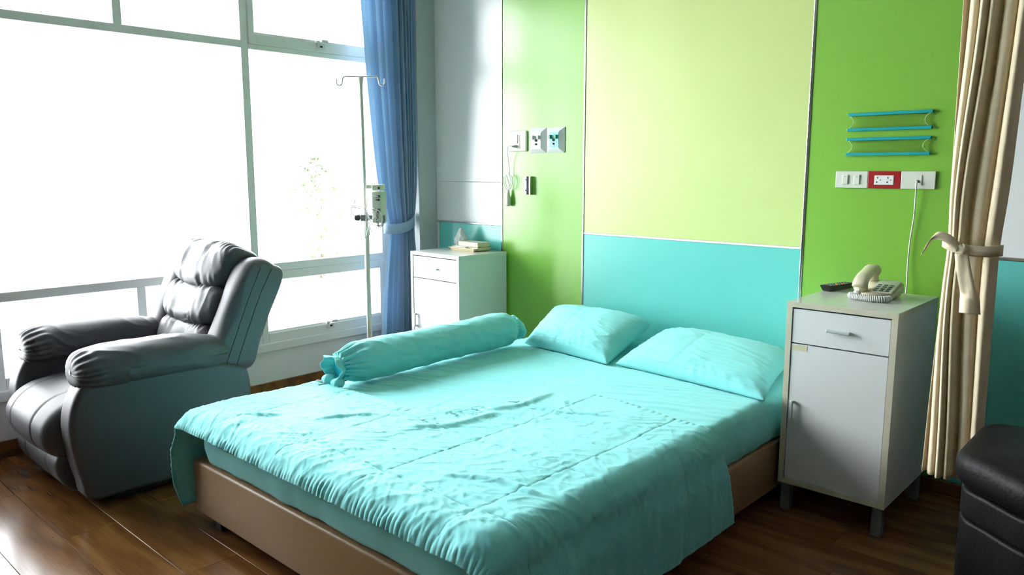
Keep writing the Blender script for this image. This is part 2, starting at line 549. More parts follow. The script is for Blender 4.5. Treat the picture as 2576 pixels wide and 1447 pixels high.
# bay nearest the headboard
w1 = empty('window_1', (0, 0, 0), kind='structure')
bar('mullion', w1, -1.269, -1.222, 0.334, 2.74)
bar('jamb', w1, -0.285, -0.255, 0.334, 2.74)
bar('transom', w1, -1.222, -0.285, 2.086, 2.118)
bar('rail', w1, -1.222, -0.285, 0.772, 0.822)
bar('head', w1, -1.222, -0.285, 2.70, 2.74)
sash(w1, -1.222, -0.285, 2.118, 2.70, 0.036, 0.04, 0.056)
sash(w1, -1.222, -0.285, 0.334, 0.772, 0.036, 0.052, 0.058)
pane(w1, -1.222, -0.285, 0.822, 2.086)
latch(w1, -0.742, 2.17)
latch(w1, -0.742, 0.40)
def plain_bay(name, y0, y1, my):
    w = empty(name, (0, 0, 0), kind='structure')
    bar('mullion', w, y0 - 0.047, y0, 0.334, 2.74)
    bar('transom', w, y0, y1, 2.089, 2.132)
    bar('rail', w, y0, y1, 0.763, 0.810)
    bar('head', w, y0, y1, 2.70, 2.74)
    bar('bottom_frame', w, y0, y1, 0.334, 0.39)
    bar('mullion', w, my - 0.022, my + 0.022, 2.132, 2.70, x1=FX1 - 0.004)
    bar('mullion', w, my - 0.002, my + 0.044, 0.39, 0.763, x1=FX1 - 0.004)
    pane(w, y0, my - 0.022, 2.132, 2.70); pane(w, my + 0.022, y1, 2.132, 2.70)
    pane(w, y0, my - 0.002, 0.39, 0.763); pane(w, my + 0.044, y1, 0.39, 0.763)
    pane(w, y0, y1, 0.810, 2.089)
    return w
plain_bay('window_2', -2.592, -1.269, -1.943)
plain_bay('window_3', -3.36, -2.639, -2.98)

# ---- outside
box('ground', -160, -0.6, -120, 120, -6.3, -6.0, M['ground'], kind='structure')

# ================================================================== BED
BX0, BX1, BYF = 1.165, 2.755, -2.34
bed = thing('bed', (1.96, -1.18, 0), 'low double bed base wrapped in smooth brown leatherette', 'bed')
def child_loc(o, parent):
    o.location = Vector(o.location) - Vector(parent.location)
    return o
child_loc(box('base', BX0, BX1, BYF, -0.03, 0.070, 0.283, M['frame_brown'], bed, bev=0.012, seg=4, smooth=True), bed)
for x in (BX0 + 0.09, BX1 - 0.09):
    for y in (BYF + 0.07, -0.15):
        child_loc(box('foot', x - 0.025, x + 0.025, y - 0.025, y + 0.025, 0.0, 0.072, M['black_plastic'], bed, bev=0.006), bed)

# ---- mattress with fitted sheet : rings of a rounded rectangle
def rounded_rect(x0, x1, y0, y1, r, n):
    pts = []
    per = [(x1 - r, y0 + r, -90), (x1 - r, y1 - r, 0), (x0 + r, y1 - r, 90), (x0 + r, y0 + r, 180)]
    out = []
    for cx, cy, a in per:
        for k in range(9):
            t = math.radians(a + 90 * k / 8)
            out.append((cx + r * math.cos(t), cy + r * math.sin(t)))
    out = np.array(out + [out[0]])
    d = np.concatenate([[0], np.cumsum(np.linalg.norm(np.diff(out, axis=0), axis=1))])
    s = np.linspace(0, d[-1], n, endpoint=False)
    return np.column_stack([np.interp(s, d, out[:, 0]), np.interp(s, d, out[:, 1])])
MX0, MX1, MY0, MY1, MZ0, MZ1 = 1.185, 2.745, -2.325, -0.035, 0.2925, 0.462
ol = rounded_rect(MX0, MX1, MY0, MY1, 0.11, 520)
cen = np.array([(MX0 + MX1) / 2, (MY0 + MY1) / 2])
rings = []
nrm = ol - cen
# outward normals
tan = np.roll(ol, -1, 0) - np.roll(ol, 1, 0)
nn = np.column_stack([tan[:, 1], -tan[:, 0]]); nn /= np.linalg.norm(nn, axis=1)[:, None]
for t in np.linspace(0, 1, 14):                                   # side
    z = MZ0 + (MZ1 - 0.045 - MZ0) * t
    bulge = 0.012 * math.sin(math.pi * t)
    q = ol + nn * bulge
    w = 0.004 * n2(q[:, 0] + q[:, 1], np.full(len(q), z), 9, 6, 3)
    w2 = 0.003 * ridge(q[:, 0] - q[:, 1] * 1.0, np.full(len(q), z), 14, 4, 5)
    q = q + nn * (w + w2)[:, None]
    zz = np.full(len(q), z) + (1 - t) * 0.006 * n2(q[:, 0] * 1.3 + q[:, 1], q[:, 0] * 0, 8, 1, 9)
    rings.append(np.column_stack([q, zz]))
for t in np.linspace(0, 1, 8)[1:]:                                 # rounded top edge
    a = t * math.pi / 2
    q = ol - nn * (0.045 * (1 - math.cos(a)))
    rings.append(np.column_stack([q, np.full(len(q), MZ1 - 0.045 + 0.045 * math.sin(a))]))
inner = ol - nn * 0.045
for s in np.linspace(1, 0.0, 75)[1:-1]:
    q = cen + (inner - cen) * s
    z = np.full(len(q), MZ1)
    rings.append(np.column_stack([q, z]))
P = np.array(rings)
X, Y, Z = P[..., 0], P[..., 1], P[..., 2]
topw = sstep(MZ1 - 0.03, MZ1, Z)
# fine crease lines radiating across the sheet + one seam
cr = 0.0035 * ridge(X * 0.92 + Y * 0.40, Y * 0.92 - X * 0.40, 1.6, 17, 1.0, 3.0) + 0.003 * ridge(X, Y, 3, 20, 2.0, 3.2) * sstep(1.9, 2.4, X) \
    + 0.003 * n2(X, Y, 5, 7, 4.0) + 0.0018 * n2(X, Y, 20, 30, 6.0)
seam = -0.0035 * np.exp(-((X - (1.73 - (Y + 1.155) * 0.125)) / 0.004) ** 2)
P[..., 2] = Z + topw * (cr + seam)
o = closed_grid_obj('mattress', P, M['cloth'], None)
o['label'] = 'mattress in a pale teal fitted sheet lying on the brown bed base'
o['category'] = 'mattress'

# ---- duvet / quilted bedspread
def duvet():
    xl, xr = 1.135, 2.795
    rr = 0.075
    ztop = 0.478
    zl, zr = 0.085, 0.118
    # cross profile as arc length s -> (x,z)
    sideL = ztop - rr - zl
    arc = rr * math.pi / 2
    topW = xr - xl - 2 * rr
    sideR = ztop - rr - zr
    tot = sideL + arc + topW + arc + sideR
    nu, nv = 600, 330
    S = np.linspace(0, tot, nu)
    x = np.zeros(nu); z = np.zeros(nu); nx_ = np.zeros(nu); nz_ = np.zeros(nu)
    for i, s in enumerate(S):
        if s < sideL:
            x[i] = xl; z[i] = zl + s; nx_[i] = -1
        elif s < sideL + arc:
            a = (s - sideL) / rr
            x[i] = xl + rr - rr * math.cos(a); z[i] = ztop - rr + rr * math.sin(a); nx_[i] = -math.cos(a); nz_[i] = math.sin(a)
        elif s < sideL + arc + topW:
            x[i] = xl + rr + s - sideL - arc; z[i] = ztop; nz_[i] = 1
        elif s < sideL + 2 * arc + topW:
            a = (s - sideL - arc - topW) / rr
            x[i] = xr - rr + rr * math.sin(a); z[i] = ztop - rr + rr * math.cos(a); nx_[i] = math.sin(a); nz_[i] = math.cos(a)
        else:
            x[i] = xr; z[i] = ztop - rr - (s - sideL - 2 * arc - topW); nx_[i] = 1
    # head edge y as function of x
    hx = [1.10, 1.30, 1.60, 1.90, 1.965, 1.99, 1.975, 1.93, 1.99, 2.15, 2.40, 2.60, 2.75, 2.80]
    # monotone version in arc position
    kx = np.array([1.10, 1.45, 1.75, 1.88, 1.94, 2.01, 2.08, 2.15, 2.24, 2.42, 2.62, 2.74, 2.80])
    ky = np.array([-1.80, -1.775, -1.765, -1.745, -1.66, -1.46, -1.24, -1.15, -1.135, -1.15, -1.19, -1.20, -1.17])
    yh = np.interp(x, kx, ky)
    yh = np.convolve(np.pad(yh, 10, mode='edge'), np.ones(21) / 21, 'valid')
    # down the right hang the head edge stays vertical
    depthR = np.clip(ztop - rr - z, 0, None) * (x > 2.5)
    yh = yh + 0.10 * sstep(0, 0.33, depthR) * 0.7
    depthL = np.clip(ztop - rr - z, 0, None) * (x < 1.5)
    yf = np.full(nu, -2.412)
    t = np.linspace(0, 1, nv)
    tt = t
    Yg = yh[None, :] + (yf - yh)[None, :] * tt[:, None]
    Xg = np.repeat(x[None, :], nv, 0); Zg = np.repeat(z[None, :], nv, 0)
    NX = np.repeat(nx_[None, :], nv, 0); NZ = np.repeat(nz_[None, :], nv, 0)
    Sg = np.repeat(S[None, :], nv, 0)
    # foot roll: the last centimetres bend down over the mattress end
    dist = np.clip((-2.305) - Yg, 0, None)
    ontop = sstep(ztop - rr, ztop, Zg)
    ang = np.clip(dist / 0.075, 0, 1.45)
    drop = 0.075 * (1 - np.cos(ang))
    Yr = -2.305 - 0.075 * np.sin(ang)
    m_ = dist > 0
    Yg = np.where(m_, Yr * ontop + (1 - ontop) * (Yg * 0.35 + 0.65 * (-2.365)), Yg)
    Zg = Zg - drop * ontop * m_
    # bottom corners of the side flaps curve up at the foot
    side = (1 - ontop)
    # ------- relief (along normal)
    U, V = Sg, Yg
    h = 0.009 * n2(U, V, 2.2, 2.2, 1) + 0.005 * n2(U, V, 5.5, 4.5, 2)
    warp = 0.05 * n2(U, V, 4, 4, 21)
    patch = sstep(-0.25, 0.35, n2(U, V, 2.3, 2.3, 17))
    h += 0.0030 * ridge(U + warp, V + warp, 6, 11, 3, 2.6) * (0.3 + 0.7 * patch)
    h += 0.0022 * ridge(U * 0.8 + V * 0.6 + warp, V * 0.8 - U * 0.6, 9, 20, 4, 3.0) * (0.3 + 0.7 * (1 - patch))
    h += 0.0013 * ridge(U - warp, V + 0.5 * U, 16, 30, 14, 3.0)
    h += 0.0010 * n2(U, V, 30, 44, 5)
    # gathers running back from the foot hem
    fg = sstep(-2.12, -2.34, V) * ontop
    h += fg * (0.0060 * n2(U + 0.55 * V + warp, V, 10, 4, 15) + 0.0034 * ridge(U - 0.5 * V + warp * 1.5, V, 13, 5, 16, 2.4) + 0.0022 * ridge(U + 0.9 * V + warp, V, 22, 7, 19, 3.0))
    h = h * (0.35 + 0.65 * sstep(0.0, 0.09, t))[:, None]
    # quilting seams
    for k, sx in enumerate((1.415, 1.82, 2.225, 2.62)):
        d = Xg - sx - 0.006 * n2(U, V, 1, 3, 30 + k)
        lim = NZ > 0.9
        h -= lim * (0.0019 * np.exp(-(d / 0.0044) ** 2) + 0.0010 * np.exp(-(d / 0.05) ** 2))
        h += lim * 0.0022 * np.exp(-(d / 0.05) ** 2) * n2(U, V, 12, 42, 40 + k)
    for k, sy in enumerate((-2.225, -1.83, -1.44)):
        d = V - sy - 0.006 * n2(U, V, 3, 1, 50 + k)
        h -= 0.0032 * np.exp(-(d / 0.0048) ** 2) + 0.0015 * np.exp(-(d / 0.05) ** 2)
        h += 0.0022 * np.exp(-(d / 0.05) ** 2) * n2(U, V, 42, 12, 60 + k)
    # extra folds on the flat: a few long soft creases
    def crease(x0, y0, x1, y1, amp, w):
        dx, dy = x1 - x0, y1 - y0; L = math.hypot(dx, dy)
        px = (Xg - x0) * dx / L + (V - y0) * dy / L
        d = -(Xg - x0) * dy / L + (V - y0) * dx / L + 0.02 * np.sin(px * 14 + x0 * 9)
        return amp * np.exp(-(d / w) ** 2) * sstep(-0.02, 0.06, px) * (1 - sstep(L - 0.06, L + 0.02, px)) * (NZ > 0.6)
    for c in ((2.04, -1.60, 2.10, -1.25, 0.009, 0.020), (1.98, -1.95, 2.10, -1.58, 0.011, 0.022), (1.64, -2.10, 1.80, -1.92, 0.009, 0.012),
              (2.36, -2.12, 2.70, -2.02, 0.008, 0.014), (1.40, -2.25, 1.50, -2.12, 0.010, 0.014), (2.1, -1.42, 2.45, -1.35, 0.006, 0.009)):
        h += crease(*c)
    # puckered hems
    foot = np.exp(-((Yg + 2.375) / 0.030) ** 2) * ontop
    footd = sstep(0.945, 0.992, t)[:, None] * np.ones((1, nu))
    h += footd * 0.0040 * np.sin(U * 330 + 4.0 * n2(U, V, 9, 2, 70)) * (0.5 + n2(U, V, 7, 1, 71))
    headd = (1 - sstep(0.0, 0.03, t))[:, None] * np.ones((1, nu))
    h += headd * 0.0015 * np.sin(U * 190 + 3 * n2(U, V, 9, 2, 72))
    hangR = sstep(0.0, 0.1, np.clip(ztop - rr - Zg, 0, None)) * (Xg > 2.6)
    hangL = sstep(0.0, 0.1, np.clip(ztop - rr - Zg, 0, None)) * (Xg < 1.3)
    h = h * (1 - 0.45 * hangR) + hangR * (0.010 * n2(V, V * 0, 9, 1, 80) + 0.0045 * n2(V, Zg, 24, 4, 81)) * sstep(0.0, 0.12, t)[:, None] + hangR * 0.006
    h += hangL * (0.012 * n2(V, V * 0, 9, 1, 82))
    # puff: quilted filling
    h += 0.004
    # lift at head edge so the sheet below is not intersected
    Xo = Xg + NX * h
    Zo = Zg + np.maximum(NZ, 0.0) * h
    Yo = Yg + footd * (-0.6 * h) * (1 - side)
    # flare of hanging flaps
    Xo = Xo + hangR * 0.012 + np.where(hangL > 0, -0.012 * hangL, 0)
    # flap at the foot-left corner swings outward and is cut on a curve
    flap = hangL * sstep(0.80, 1.0, t)[:, None]
    Yo = Yo - flap * 0.02 + flap * 0.05 * sstep(0.22, 0.0, Zg)
    lowcut = sstep(0.90, 1.0, t)[:, None] * hangR
    P = np.stack([Xo, Yo, Zo], -1)
    o = mesh_obj('bedspread', P.reshape(-1, 3), grid_faces(nu, nv), M['cloth'], None, True,
                 label='rumpled teal quilted bedspread with puckered hems covering the foot half of the bed', cat='bedspread')
    s = o.modifiers.new('thickness', 'SOLIDIFY'); s.thickness = 0.008; s.offset = -1
    return o
duvet()
# piping cord along the foot hem is modelled as part of the bedspread
def hem_piping():
    o = bpy.data.objects['bedspread']
    nu, nv = 600, 330
    co = np.empty(len(o.data.vertices) * 3); o.data.vertices.foreach_get('co', co)
    P = co.reshape(nv, nu, 3)
    e = P[-1]
    e = e[np.r_[0:nu:2]]
    tube('hem_piping', e, 0.0035, M['cloth'], o, seg=6)
hem_piping()

# ---- pillows
def pillow(name, corners, thick, label, seed, squash=0.0):
    """corners: front-left, front-right, back-right, back-left in world; a stuffed case over the quad"""
    A, B, C_, D = [np.array(c, float) for c in corners]
    n = 110
    u = np.linspace(0, 1, n); v = np.linspace(0, 1, n)
    U, V = np.meshgrid(u, v)
    base = ((1 - U) * (1 - V))[..., None] * A + (U * (1 - V))[..., None] * B + (U * V)[..., None] * C_ + ((1 - U) * V)[..., None] * D
    nrm = np.cross(B - A, D - A); nrm /= np.linalg.norm(nrm)
    a, b_ = 2 * U - 1, 2 * V - 1
    prof = np.clip(1 - np.abs(a) ** 2.8, 0, 1) ** 0.46 * np.clip(1 - np.abs(b_) ** 2.8, 0, 1) ** 0.46
    # edges pulled in between the corners
    cx = base.mean((0, 1))
    pull = 0.05 * (1 - a ** 2) * np.abs(b_) ** 6 + 0.06 * (1 - b_ ** 2) * np.abs(a) ** 6
    base = base + (cx - base) * pull[..., None]
    base = base + (cx - base) * (0.07 * np.clip(b_, 0, 1) ** 2 * (np.abs(a) ** 6) * np.abs(b_) ** 2)[..., None]
    edge = np.maximum(np.abs(a), np.abs(b_))
    wr = 0.006 * n2(U, V, 3, 3, seed) + 0.0035 * ridge(U + 0.3 * V, V - 0.3 * U, 3, 9, seed + 1, 2.6) * sstep(0.2, 0.7, edge) + 0.0012 * n2(U, V, 14, 14, seed + 2)
    wr += 0.0035 * ridge(U - V * 0.7, V + U * 0.3, 3, 8, seed + 5, 3.2)
    rad = 0.0016 * np.sin(np.arctan2(b_, a) * 46 + 2 * n2(U, V, 5, 5, seed + 3)) * sstep(0.68, 0.95, edge) * (1 - sstep(0.95, 1, edge))
    fold = -0.0015 * np.exp(-((U - 0.42) / 0.012) ** 2)
    top = base + nrm * (thick * 0.62 * prof + (wr + rad + fold) * np.clip(prof * 3, 0, 1) + 0.004)[..., None]
    bot = base - nrm * (thick * 0.38 * prof + 0.002)[..., None]
    bot[..., 2] = np.maximum(bot[..., 2], MZ1 + 0.006)
    bot = np.minimum(bot, np.array([9, -0.012, 9])); top[..., 1] = np.minimum(top[..., 1], -0.012)
    V1 = top.reshape(-1, 3); V2 = bot.reshape(-1, 3)
    F = grid_faces(n, n)
    N0 = n * n
    F2 = [tuple(i + N0 for i in reversed(f)) for f in F]
    rim = [(0 * n + i) for i in range(n)] + [(j * n + n - 1) for j in range(1, n)] + [((n - 1) * n + i) for i in range(n - 2, -1, -1)] + [(j * n) for j in range(n - 2, 0, -1)]
    F3 = [(rim[k], rim[k] + N0, rim[(k + 1) % len(rim)] + N0, rim[(k + 1) % len(rim)]) for k in range(len(rim))]
    o = mesh_obj(name, np.concatenate([V1, V2]), F + F2 + F3, M['cloth'], None, True, label=label, cat='pillow')
    # stitched seam line along the front edge
    ln = top[5, 5:-5] + nrm * 0.0005
    tube('seam', ln, 0.0009, M['cloth'], o, seg=5)
    return o
pillow('pillow', [(1.348, -0.595, 0.478), (1.925, -0.655, 0.475), (1.835, -0.10, 0.575), (1.165, -0.12, 0.575)], 0.15,
       'teal pillow beside the bolster, nearest the window, leaning up on the teal wall panel', 3)
pillow('pillow', [(1.955, -0.625, 0.476), (2.735, -0.705, 0.474), (2.62, -0.10, 0.53), (1.90, -0.09, 0.545)], 0.13,
       'flatter teal pillow next to the right bedside cabinet with the remote', 8)

# ---- bolster
def bolster():
    root = None
    nu, nv = 120, 190
    y0, y1 = -1.735, -0.630
    cx, cz, R = 1.285, 0.560, 0.089
    t = np.linspace(0, 1, nv)
    yy = y0 + (y1 - y0) * t
    th = np.linspace(0, 2 * math.pi, nu, endpoint=False)
    TH, T = np.meshgrid(th, t)
    YY = np.repeat(yy[:, None], nu, 1)
    L = y1 - y0
    dn = (YY - y0); df = (y1 - YY)
    d = np.minimum(dn, df)
    r = R * (1 - 0.42 * (1 - sstep(0.0, 0.11, dn)) - 0.42 * (1 - sstep(0.0, 0.07, df)))
    r = r * (1 + 0.05 * np.sin(T * 7 + 1) * sstep(0.1, 0.3, d))
    pleat = 0.010 * np.sin(TH * 17 + 1.5 * np.sin(TH * 3)) * (1 - sstep(0.0, 0.15, dn)) + 0.006 * np.sin(TH * 19) * (1 - sstep(0.0, 0.08, df))
    arcx = TH * R
    wr = 0.0035 * n2(arcx, YY, 9, 7, 2) + 0.004 * ridge(arcx + 0.4 * YY, YY * 0.8, 10, 6, 4, 2.5) + 0.002 * n2(arcx, YY, 30, 26, 5)
    r = r + pleat + wr
    X = cx + np.cos(TH) * r; Z = cz + np.sin(TH) * r
    # flattened underside
    Z = np.maximum(Z, MZ1 + 0.014)
    P = np.stack([X, YY, Z], -1)
    F = grid_faces(nu, nv, True)
    F.append(tuple(range(nu))[::-1]); F.append(tuple(range((nv - 1) * nu, nv * nu)))
    o = mesh_obj('bolster', P.reshape(-1, 3), F, M['cloth'], None, True,
                 label='long teal bolster with gathered ruffled ends lying along the window side of the bed', cat='bolster')
    # ruffles : flared frill rings
    def frill(ya, yb, r0, r1, seed, freq):
        n, k = 150, 12
        th = np.linspace(0, 2 * math.pi, n, endpoint=False)
        rows = []
        for i in range(k):
            s = i / (k - 1)
            wob = 0.0045 * s * np.sin(th * freq + 1.8 * np.sin(th * 2 + seed)) + 0.006 * s * np.sin(th * 3 + seed) + 0.0025 * (1 - s) * np.sin(th * 17)
            rad = r0 + (r1 - r0) * math.sin(s * math.pi * 0.62) + wob
            y_ = ya + (yb - ya) * s + 0.007 * s * np.sin(th * (freq - 2) + seed * 2) + 0.010 * s * np.sin(th + 2.4)
            rows.append(np.column_stack([cx + np.cos(th) * rad, y_, np.maximum(cz - 0.008 + np.sin(th) * rad, MZ1 + 0.030)]))
        P = np.array(rows)
        f = mesh_obj('ruffle', P.reshape(-1, 3), grid_faces(n, k, True), M['cloth'], o, True)
        s_ = f.modifiers.new('thickness', 'SOLIDIFY'); s_.thickness = 0.003; s_.offset = 0
        return f
    frill(y0 + 0.004, y0 - 0.040, 0.041, 0.058, 1.0, 7)
    frill(y1 - 0.004, y1 + 0.030, 0.041, 0.064, 2.0, 9)
    for k_, (ox, oz) in enumerate(((0.036, 0.034), (-0.030, 0.040))):
        S, TH, PH = superq(36, 24, 0.9, 0.9)
        g = S * (1 + 0.10 * np.sin(TH * 5 + k_) * (1 - np.abs(S[..., 2:3][..., 0])))[..., None] * np.array([0.026, 0.030, 0.022])
        closed_grid_obj('gather', g + np.array([cx + ox, y0 - 0.030, MZ1 + oz]), M['cloth'], o)
    # inner end of the bolster, deeper teal
    lathe('end_cap', [(0.0, 0), (0.03, 0.002), (0.05, 0.012), (0.055, 0.03)], M['cloth_in'], o, 24, 'y', loc=(cx, y0 - 0.006, cz - 0.008))
    # drawstring bow and its tag at the near end
    bowp = [catmull([(cx - 0.02, y0 - 0.03, MZ1 + 0.03), (cx - 0.06, y0 - 0.07, MZ1 + 0.035), (cx - 0.05, y0 - 0.045, MZ1 + 0.028), (cx - 0.015, y0 - 0.035, MZ1 + 0.03), (cx - 0.03, y0 - 0.085, MZ1 + 0.026)], 8)]
    tubes('drawstring', bowp, 0.004, M['paper'], o, 6, label='white drawstring end')
    return o
bolster()

# ================================================================== RECLINER
rec = thing('recliner', (0.325, -2.2, 0), 'grey leather recliner armchair with plump arms by the window', 'armchair')
def rp(o):
    return child_loc(o, rec)
LE = M['leather']
RC = 0.325
side_prof = [(-1.850, 0.055), (-1.845, 0.25), (-1.845, 0.43), (-1.885, 0.49), (-2.05, 0.535), (-2.30, 0.56), (-2.50, 0.565), (-2.60, 0.545), (-2.655, 0.47), (-2.678, 0.37), (-2.668, 0.25), (-2.645, 0.14), (-2.612, 0.055), (-2.45, 0.045), (-2.15, 0.045)]
for x0, x1 in ((0.605, 0.738), (-0.088, 0.045)):
    rp(extrude_profile('side_panel', side_prof, x0, x1, LE, rec, r=0.028, steps=6))
rp(box('underframe', -0.04, 0.69, -2.5, -1.9, 0.012, 0.075, M['black_plastic'], rec, bev=0.005))
for x in (0.02, 0.63):
    for y in (-2.50, -1.93):
        rp(box('glide', x - 0.02, x + 0.02, y - 0.02, y + 0.02, 0.0, 0.05, M['black_plastic'], rec, bev=0.004))
seat_prof = [(-1.93, 0.40), (-2.15, 0.425), (-2.40, 0.450), (-2.55, 0.448), (-2.66, 0.415), (-2.725, 0.355), (-2.735, 0.29), (-2.695, 0.225), (-2.60, 0.215), (-2.30, 0.25), (-1.95, 0.26)]
def seat_fn(P):
    x = P[..., 0]
    for sx in (0.19, 0.325 + 0.135):
        d = (x - sx)
        w = -0.007 * np.exp(-(d / 0.006) ** 2)
        c = np.array([-2.3, 0.33])
        v = P[..., 1:] - c
        v = v / np.linalg.norm(v, axis=-1, keepdims=True)
        P[..., 1:] += v * w[..., None]
    crown = 0.018 * (1 - ((x - RC) / 0.28) ** 2)
    P[..., 2] += np.where(P[..., 2] > 0.3, crown, 0)
    P[..., 1] -= np.where(P[..., 1] < -2.6, crown, 0)
    return P
rp(extrude_profile('seat', seat_prof, 0.052, 0.598, LE, rec, r=0.045, steps=7, nx=64, fn=seat_fn, closed_n=8))
foot_prof = [(-2.60, 0.225), (-2.67, 0.225), (-2.70, 0.19), (-2.69, 0.13), (-2.655, 0.075), (-2.62, 0.052), (-2.55, 0.06), (-2.54, 0.15)]
def foot_fn(P):
    x = P[..., 0]
    for sx in (0.19, 0.46):
        w = 0.006 * np.exp(-((x - sx) / 0.006) ** 2)
        P[..., 1] += np.where(P[..., 1] < -2.6, w, 0)
    return P
rp(extrude_profile('footrest', foot_prof, 0.055, 0.595, LE, rec, r=0.03, steps=5, nx=60, fn=foot_fn))
# arm pads
def arm_pad(cx):
    nu, nv = 120, 150
    S, TH, PH = superq(nu, nv, 0.42, 0.85)
    hx, hz, hl = 0.116, 0.082, 0.350
    yc, zc = -2.280, 0.586
    t = S[..., 2]                         # -1..1 along y (front = -1)
    Y = yc + t * hl
    taper = 1 + 0.06 * (1 - t) * 0.5 - 0.10 * sstep(0.4, 1.0, t)
    X = S[..., 0] * hx * taper
    Z = S[..., 1] * hz * taper
    front = sstep(-0.72, -1.0, t) * (1 - sstep(-0.985, -1.0, t))
    ang = np.arctan2(S[..., 1], S[..., 0])
    pl = 0.004 * np.sin(ang * 19 + 0.7 * np.sin(ang * 3)) * sstep(-0.62, -0.93, t) * (S[..., 1] > -0.6)
    wr = 0.003 * n2(ang * 0.1, Y, 14, 7, cx * 5 + 3) + 0.003 * ridge(ang * 0.1 + Y * 0.4, Y, 12, 7, 7 + cx, 2.5)
    rr = 1 + (pl + wr) / 0.08
    X = X * rr; Z = Z * rr
    Zs = zc + Z - 0.020 * sstep(0.2, 1.0, t) - 0.010 * sstep(-0.6, -1.0, t)
    # upper surface fuller than the underside
    Zs = np.where(Z > 0, Zs + 0.006 * np.cos(ang * 2 - math.pi), Zs)
    P = np.stack([cx + X, Y, Zs], -1)
    return rp(closed_grid_obj('arm_pad', P, LE, rec))
for cx in (0.652, -0.002):
    a = arm_pad(cx)
    ring = []
    for k in range(40):
        t = 2 * math.pi * k / 40
        ring.append((cx + 0.097 * math.cos(t), -2.602, 0.574 + 0.066 * math.sin(t)))
    s = rp(tube('seam', ring, 0.0022, M['stitch'], rec, 6))
# back : two wings, rear shell, cushions
wing_prof = [(-2.035, 0.50), (-1.985, 0.62), (-1.912, 0.78), (-1.850, 0.91), (-1.800, 0.968), (-1.725, 0.978), (-1.665, 0.945), (-1.618, 0.895), (-1.70, 0.70), (-1.765, 0.56), (-1.81, 0.462), (-1.90, 0.455), (-1.97, 0.465)]
for x0, x1 in ((0.560, 0.715), (-0.088, 0.085)):
    rp(extrude_profile('back_wing', wing_prof, x0, x1, LE, rec, r=0.062, steps=9))
shell_prof = [(-1.93, 0.50), (-1.86, 0.66), (-1.78, 0.85), (-1.735, 0.94), (-1.69, 0.945), (-1.625, 0.895), (-1.70, 0.70), (-1.765, 0.56), (-1.81, 0.465), (-1.87, 0.46)]
rp(extrude_profile('back_shell', shell_prof, 0.02, 0.63, LE, rec, r=0.02, steps=4))
def back_cushion(name, yc, zc, hx, ht, hh, tilt, seed, seams, e=(0.45, 0.62), ruf=0.0042, widen=0.0):
    nu, nv = 150, 90
    S, TH, PH = superq(nu, nv, e[1], e[0])
    # S axes: x-> width, y-> thickness (front = -), z-> height
    X = S[..., 0] * hx * (1 + widen * sstep(-0.2, 0.8, S[..., 2])); T = S[..., 1] * ht; H = S[..., 2] * hh
    frontm = (S[..., 1] < 0)
    for sx in seams:
        T = T + np.where(frontm, 0.010 * np.exp(-((X - sx) / 0.007) ** 2), 0)
    edge = np.abs(S[..., 2])
    pl = ruf * np.sin(X * 170 + 3.5 * np.sin(X * 23 + seed)) * sstep(0.30, 0.85, edge) * np.where(frontm, 1, 0.2)
    wr = 0.004 * n2(X, H, 8, 9, seed) + 0.005 * ridge(X + 0.2 * H, H * 0.6, 16, 5, seed + 2, 2.4)
    T = T - (pl + wr) * frontm
    H = H + 0.3 * pl
    # slight drop of the lower edge towards the middle
    H = H - 0.018 * (1 - (X / hx) ** 2)
    c, s = math.cos(tilt), math.sin(tilt)
    Y = yc + T * c + H * s
    Z = zc - T * s + H * c
    return rp(closed_grid_obj(name, np.stack([RC + X, Y, Z], -1), LE, rec))
TL = math.radians(25)
back_cushion('lumbar_cushion', -1.925, 0.575, 0.250, 0.090, 0.105, TL, 3.0, (-0.075, 0.075))
back_cushion('lumbar_cushion', -1.868, 0.745, 0.256, 0.094, 0.110, TL, 5.0, (-0.08, 0.08))
back_cushion('headrest', -1.785, 0.925, 0.262, 0.115, 0.132, TL, 7.0, (-0.09, 0.09), e=(0.5, 0.75), widen=0.16)
# seam lines on the right wing side
for pts in (((-1.955, 0.50), (-1.895, 0.64), (-1.825, 0.80), (-1.775, 0.90), (-1.755, 0.94)), ((-1.905, 0.485), (-1.85, 0.62), (-1.775, 0.79), (-1.715, 0.90), (-1.70, 0.925))):
    rp(tube('seam', catmull([(0.7155, y, z) for y, z in pts], 6), 0.0022, M['stitch'], rec, 6))

# the front of the chair is a little shorter than first drawn
for o in rec.children:
    for v in o.data.vertices:
        if v.co.y < -2.1 - 0:
            v.co.y = -2.1 + (v.co.y + 2.1) * 0.915

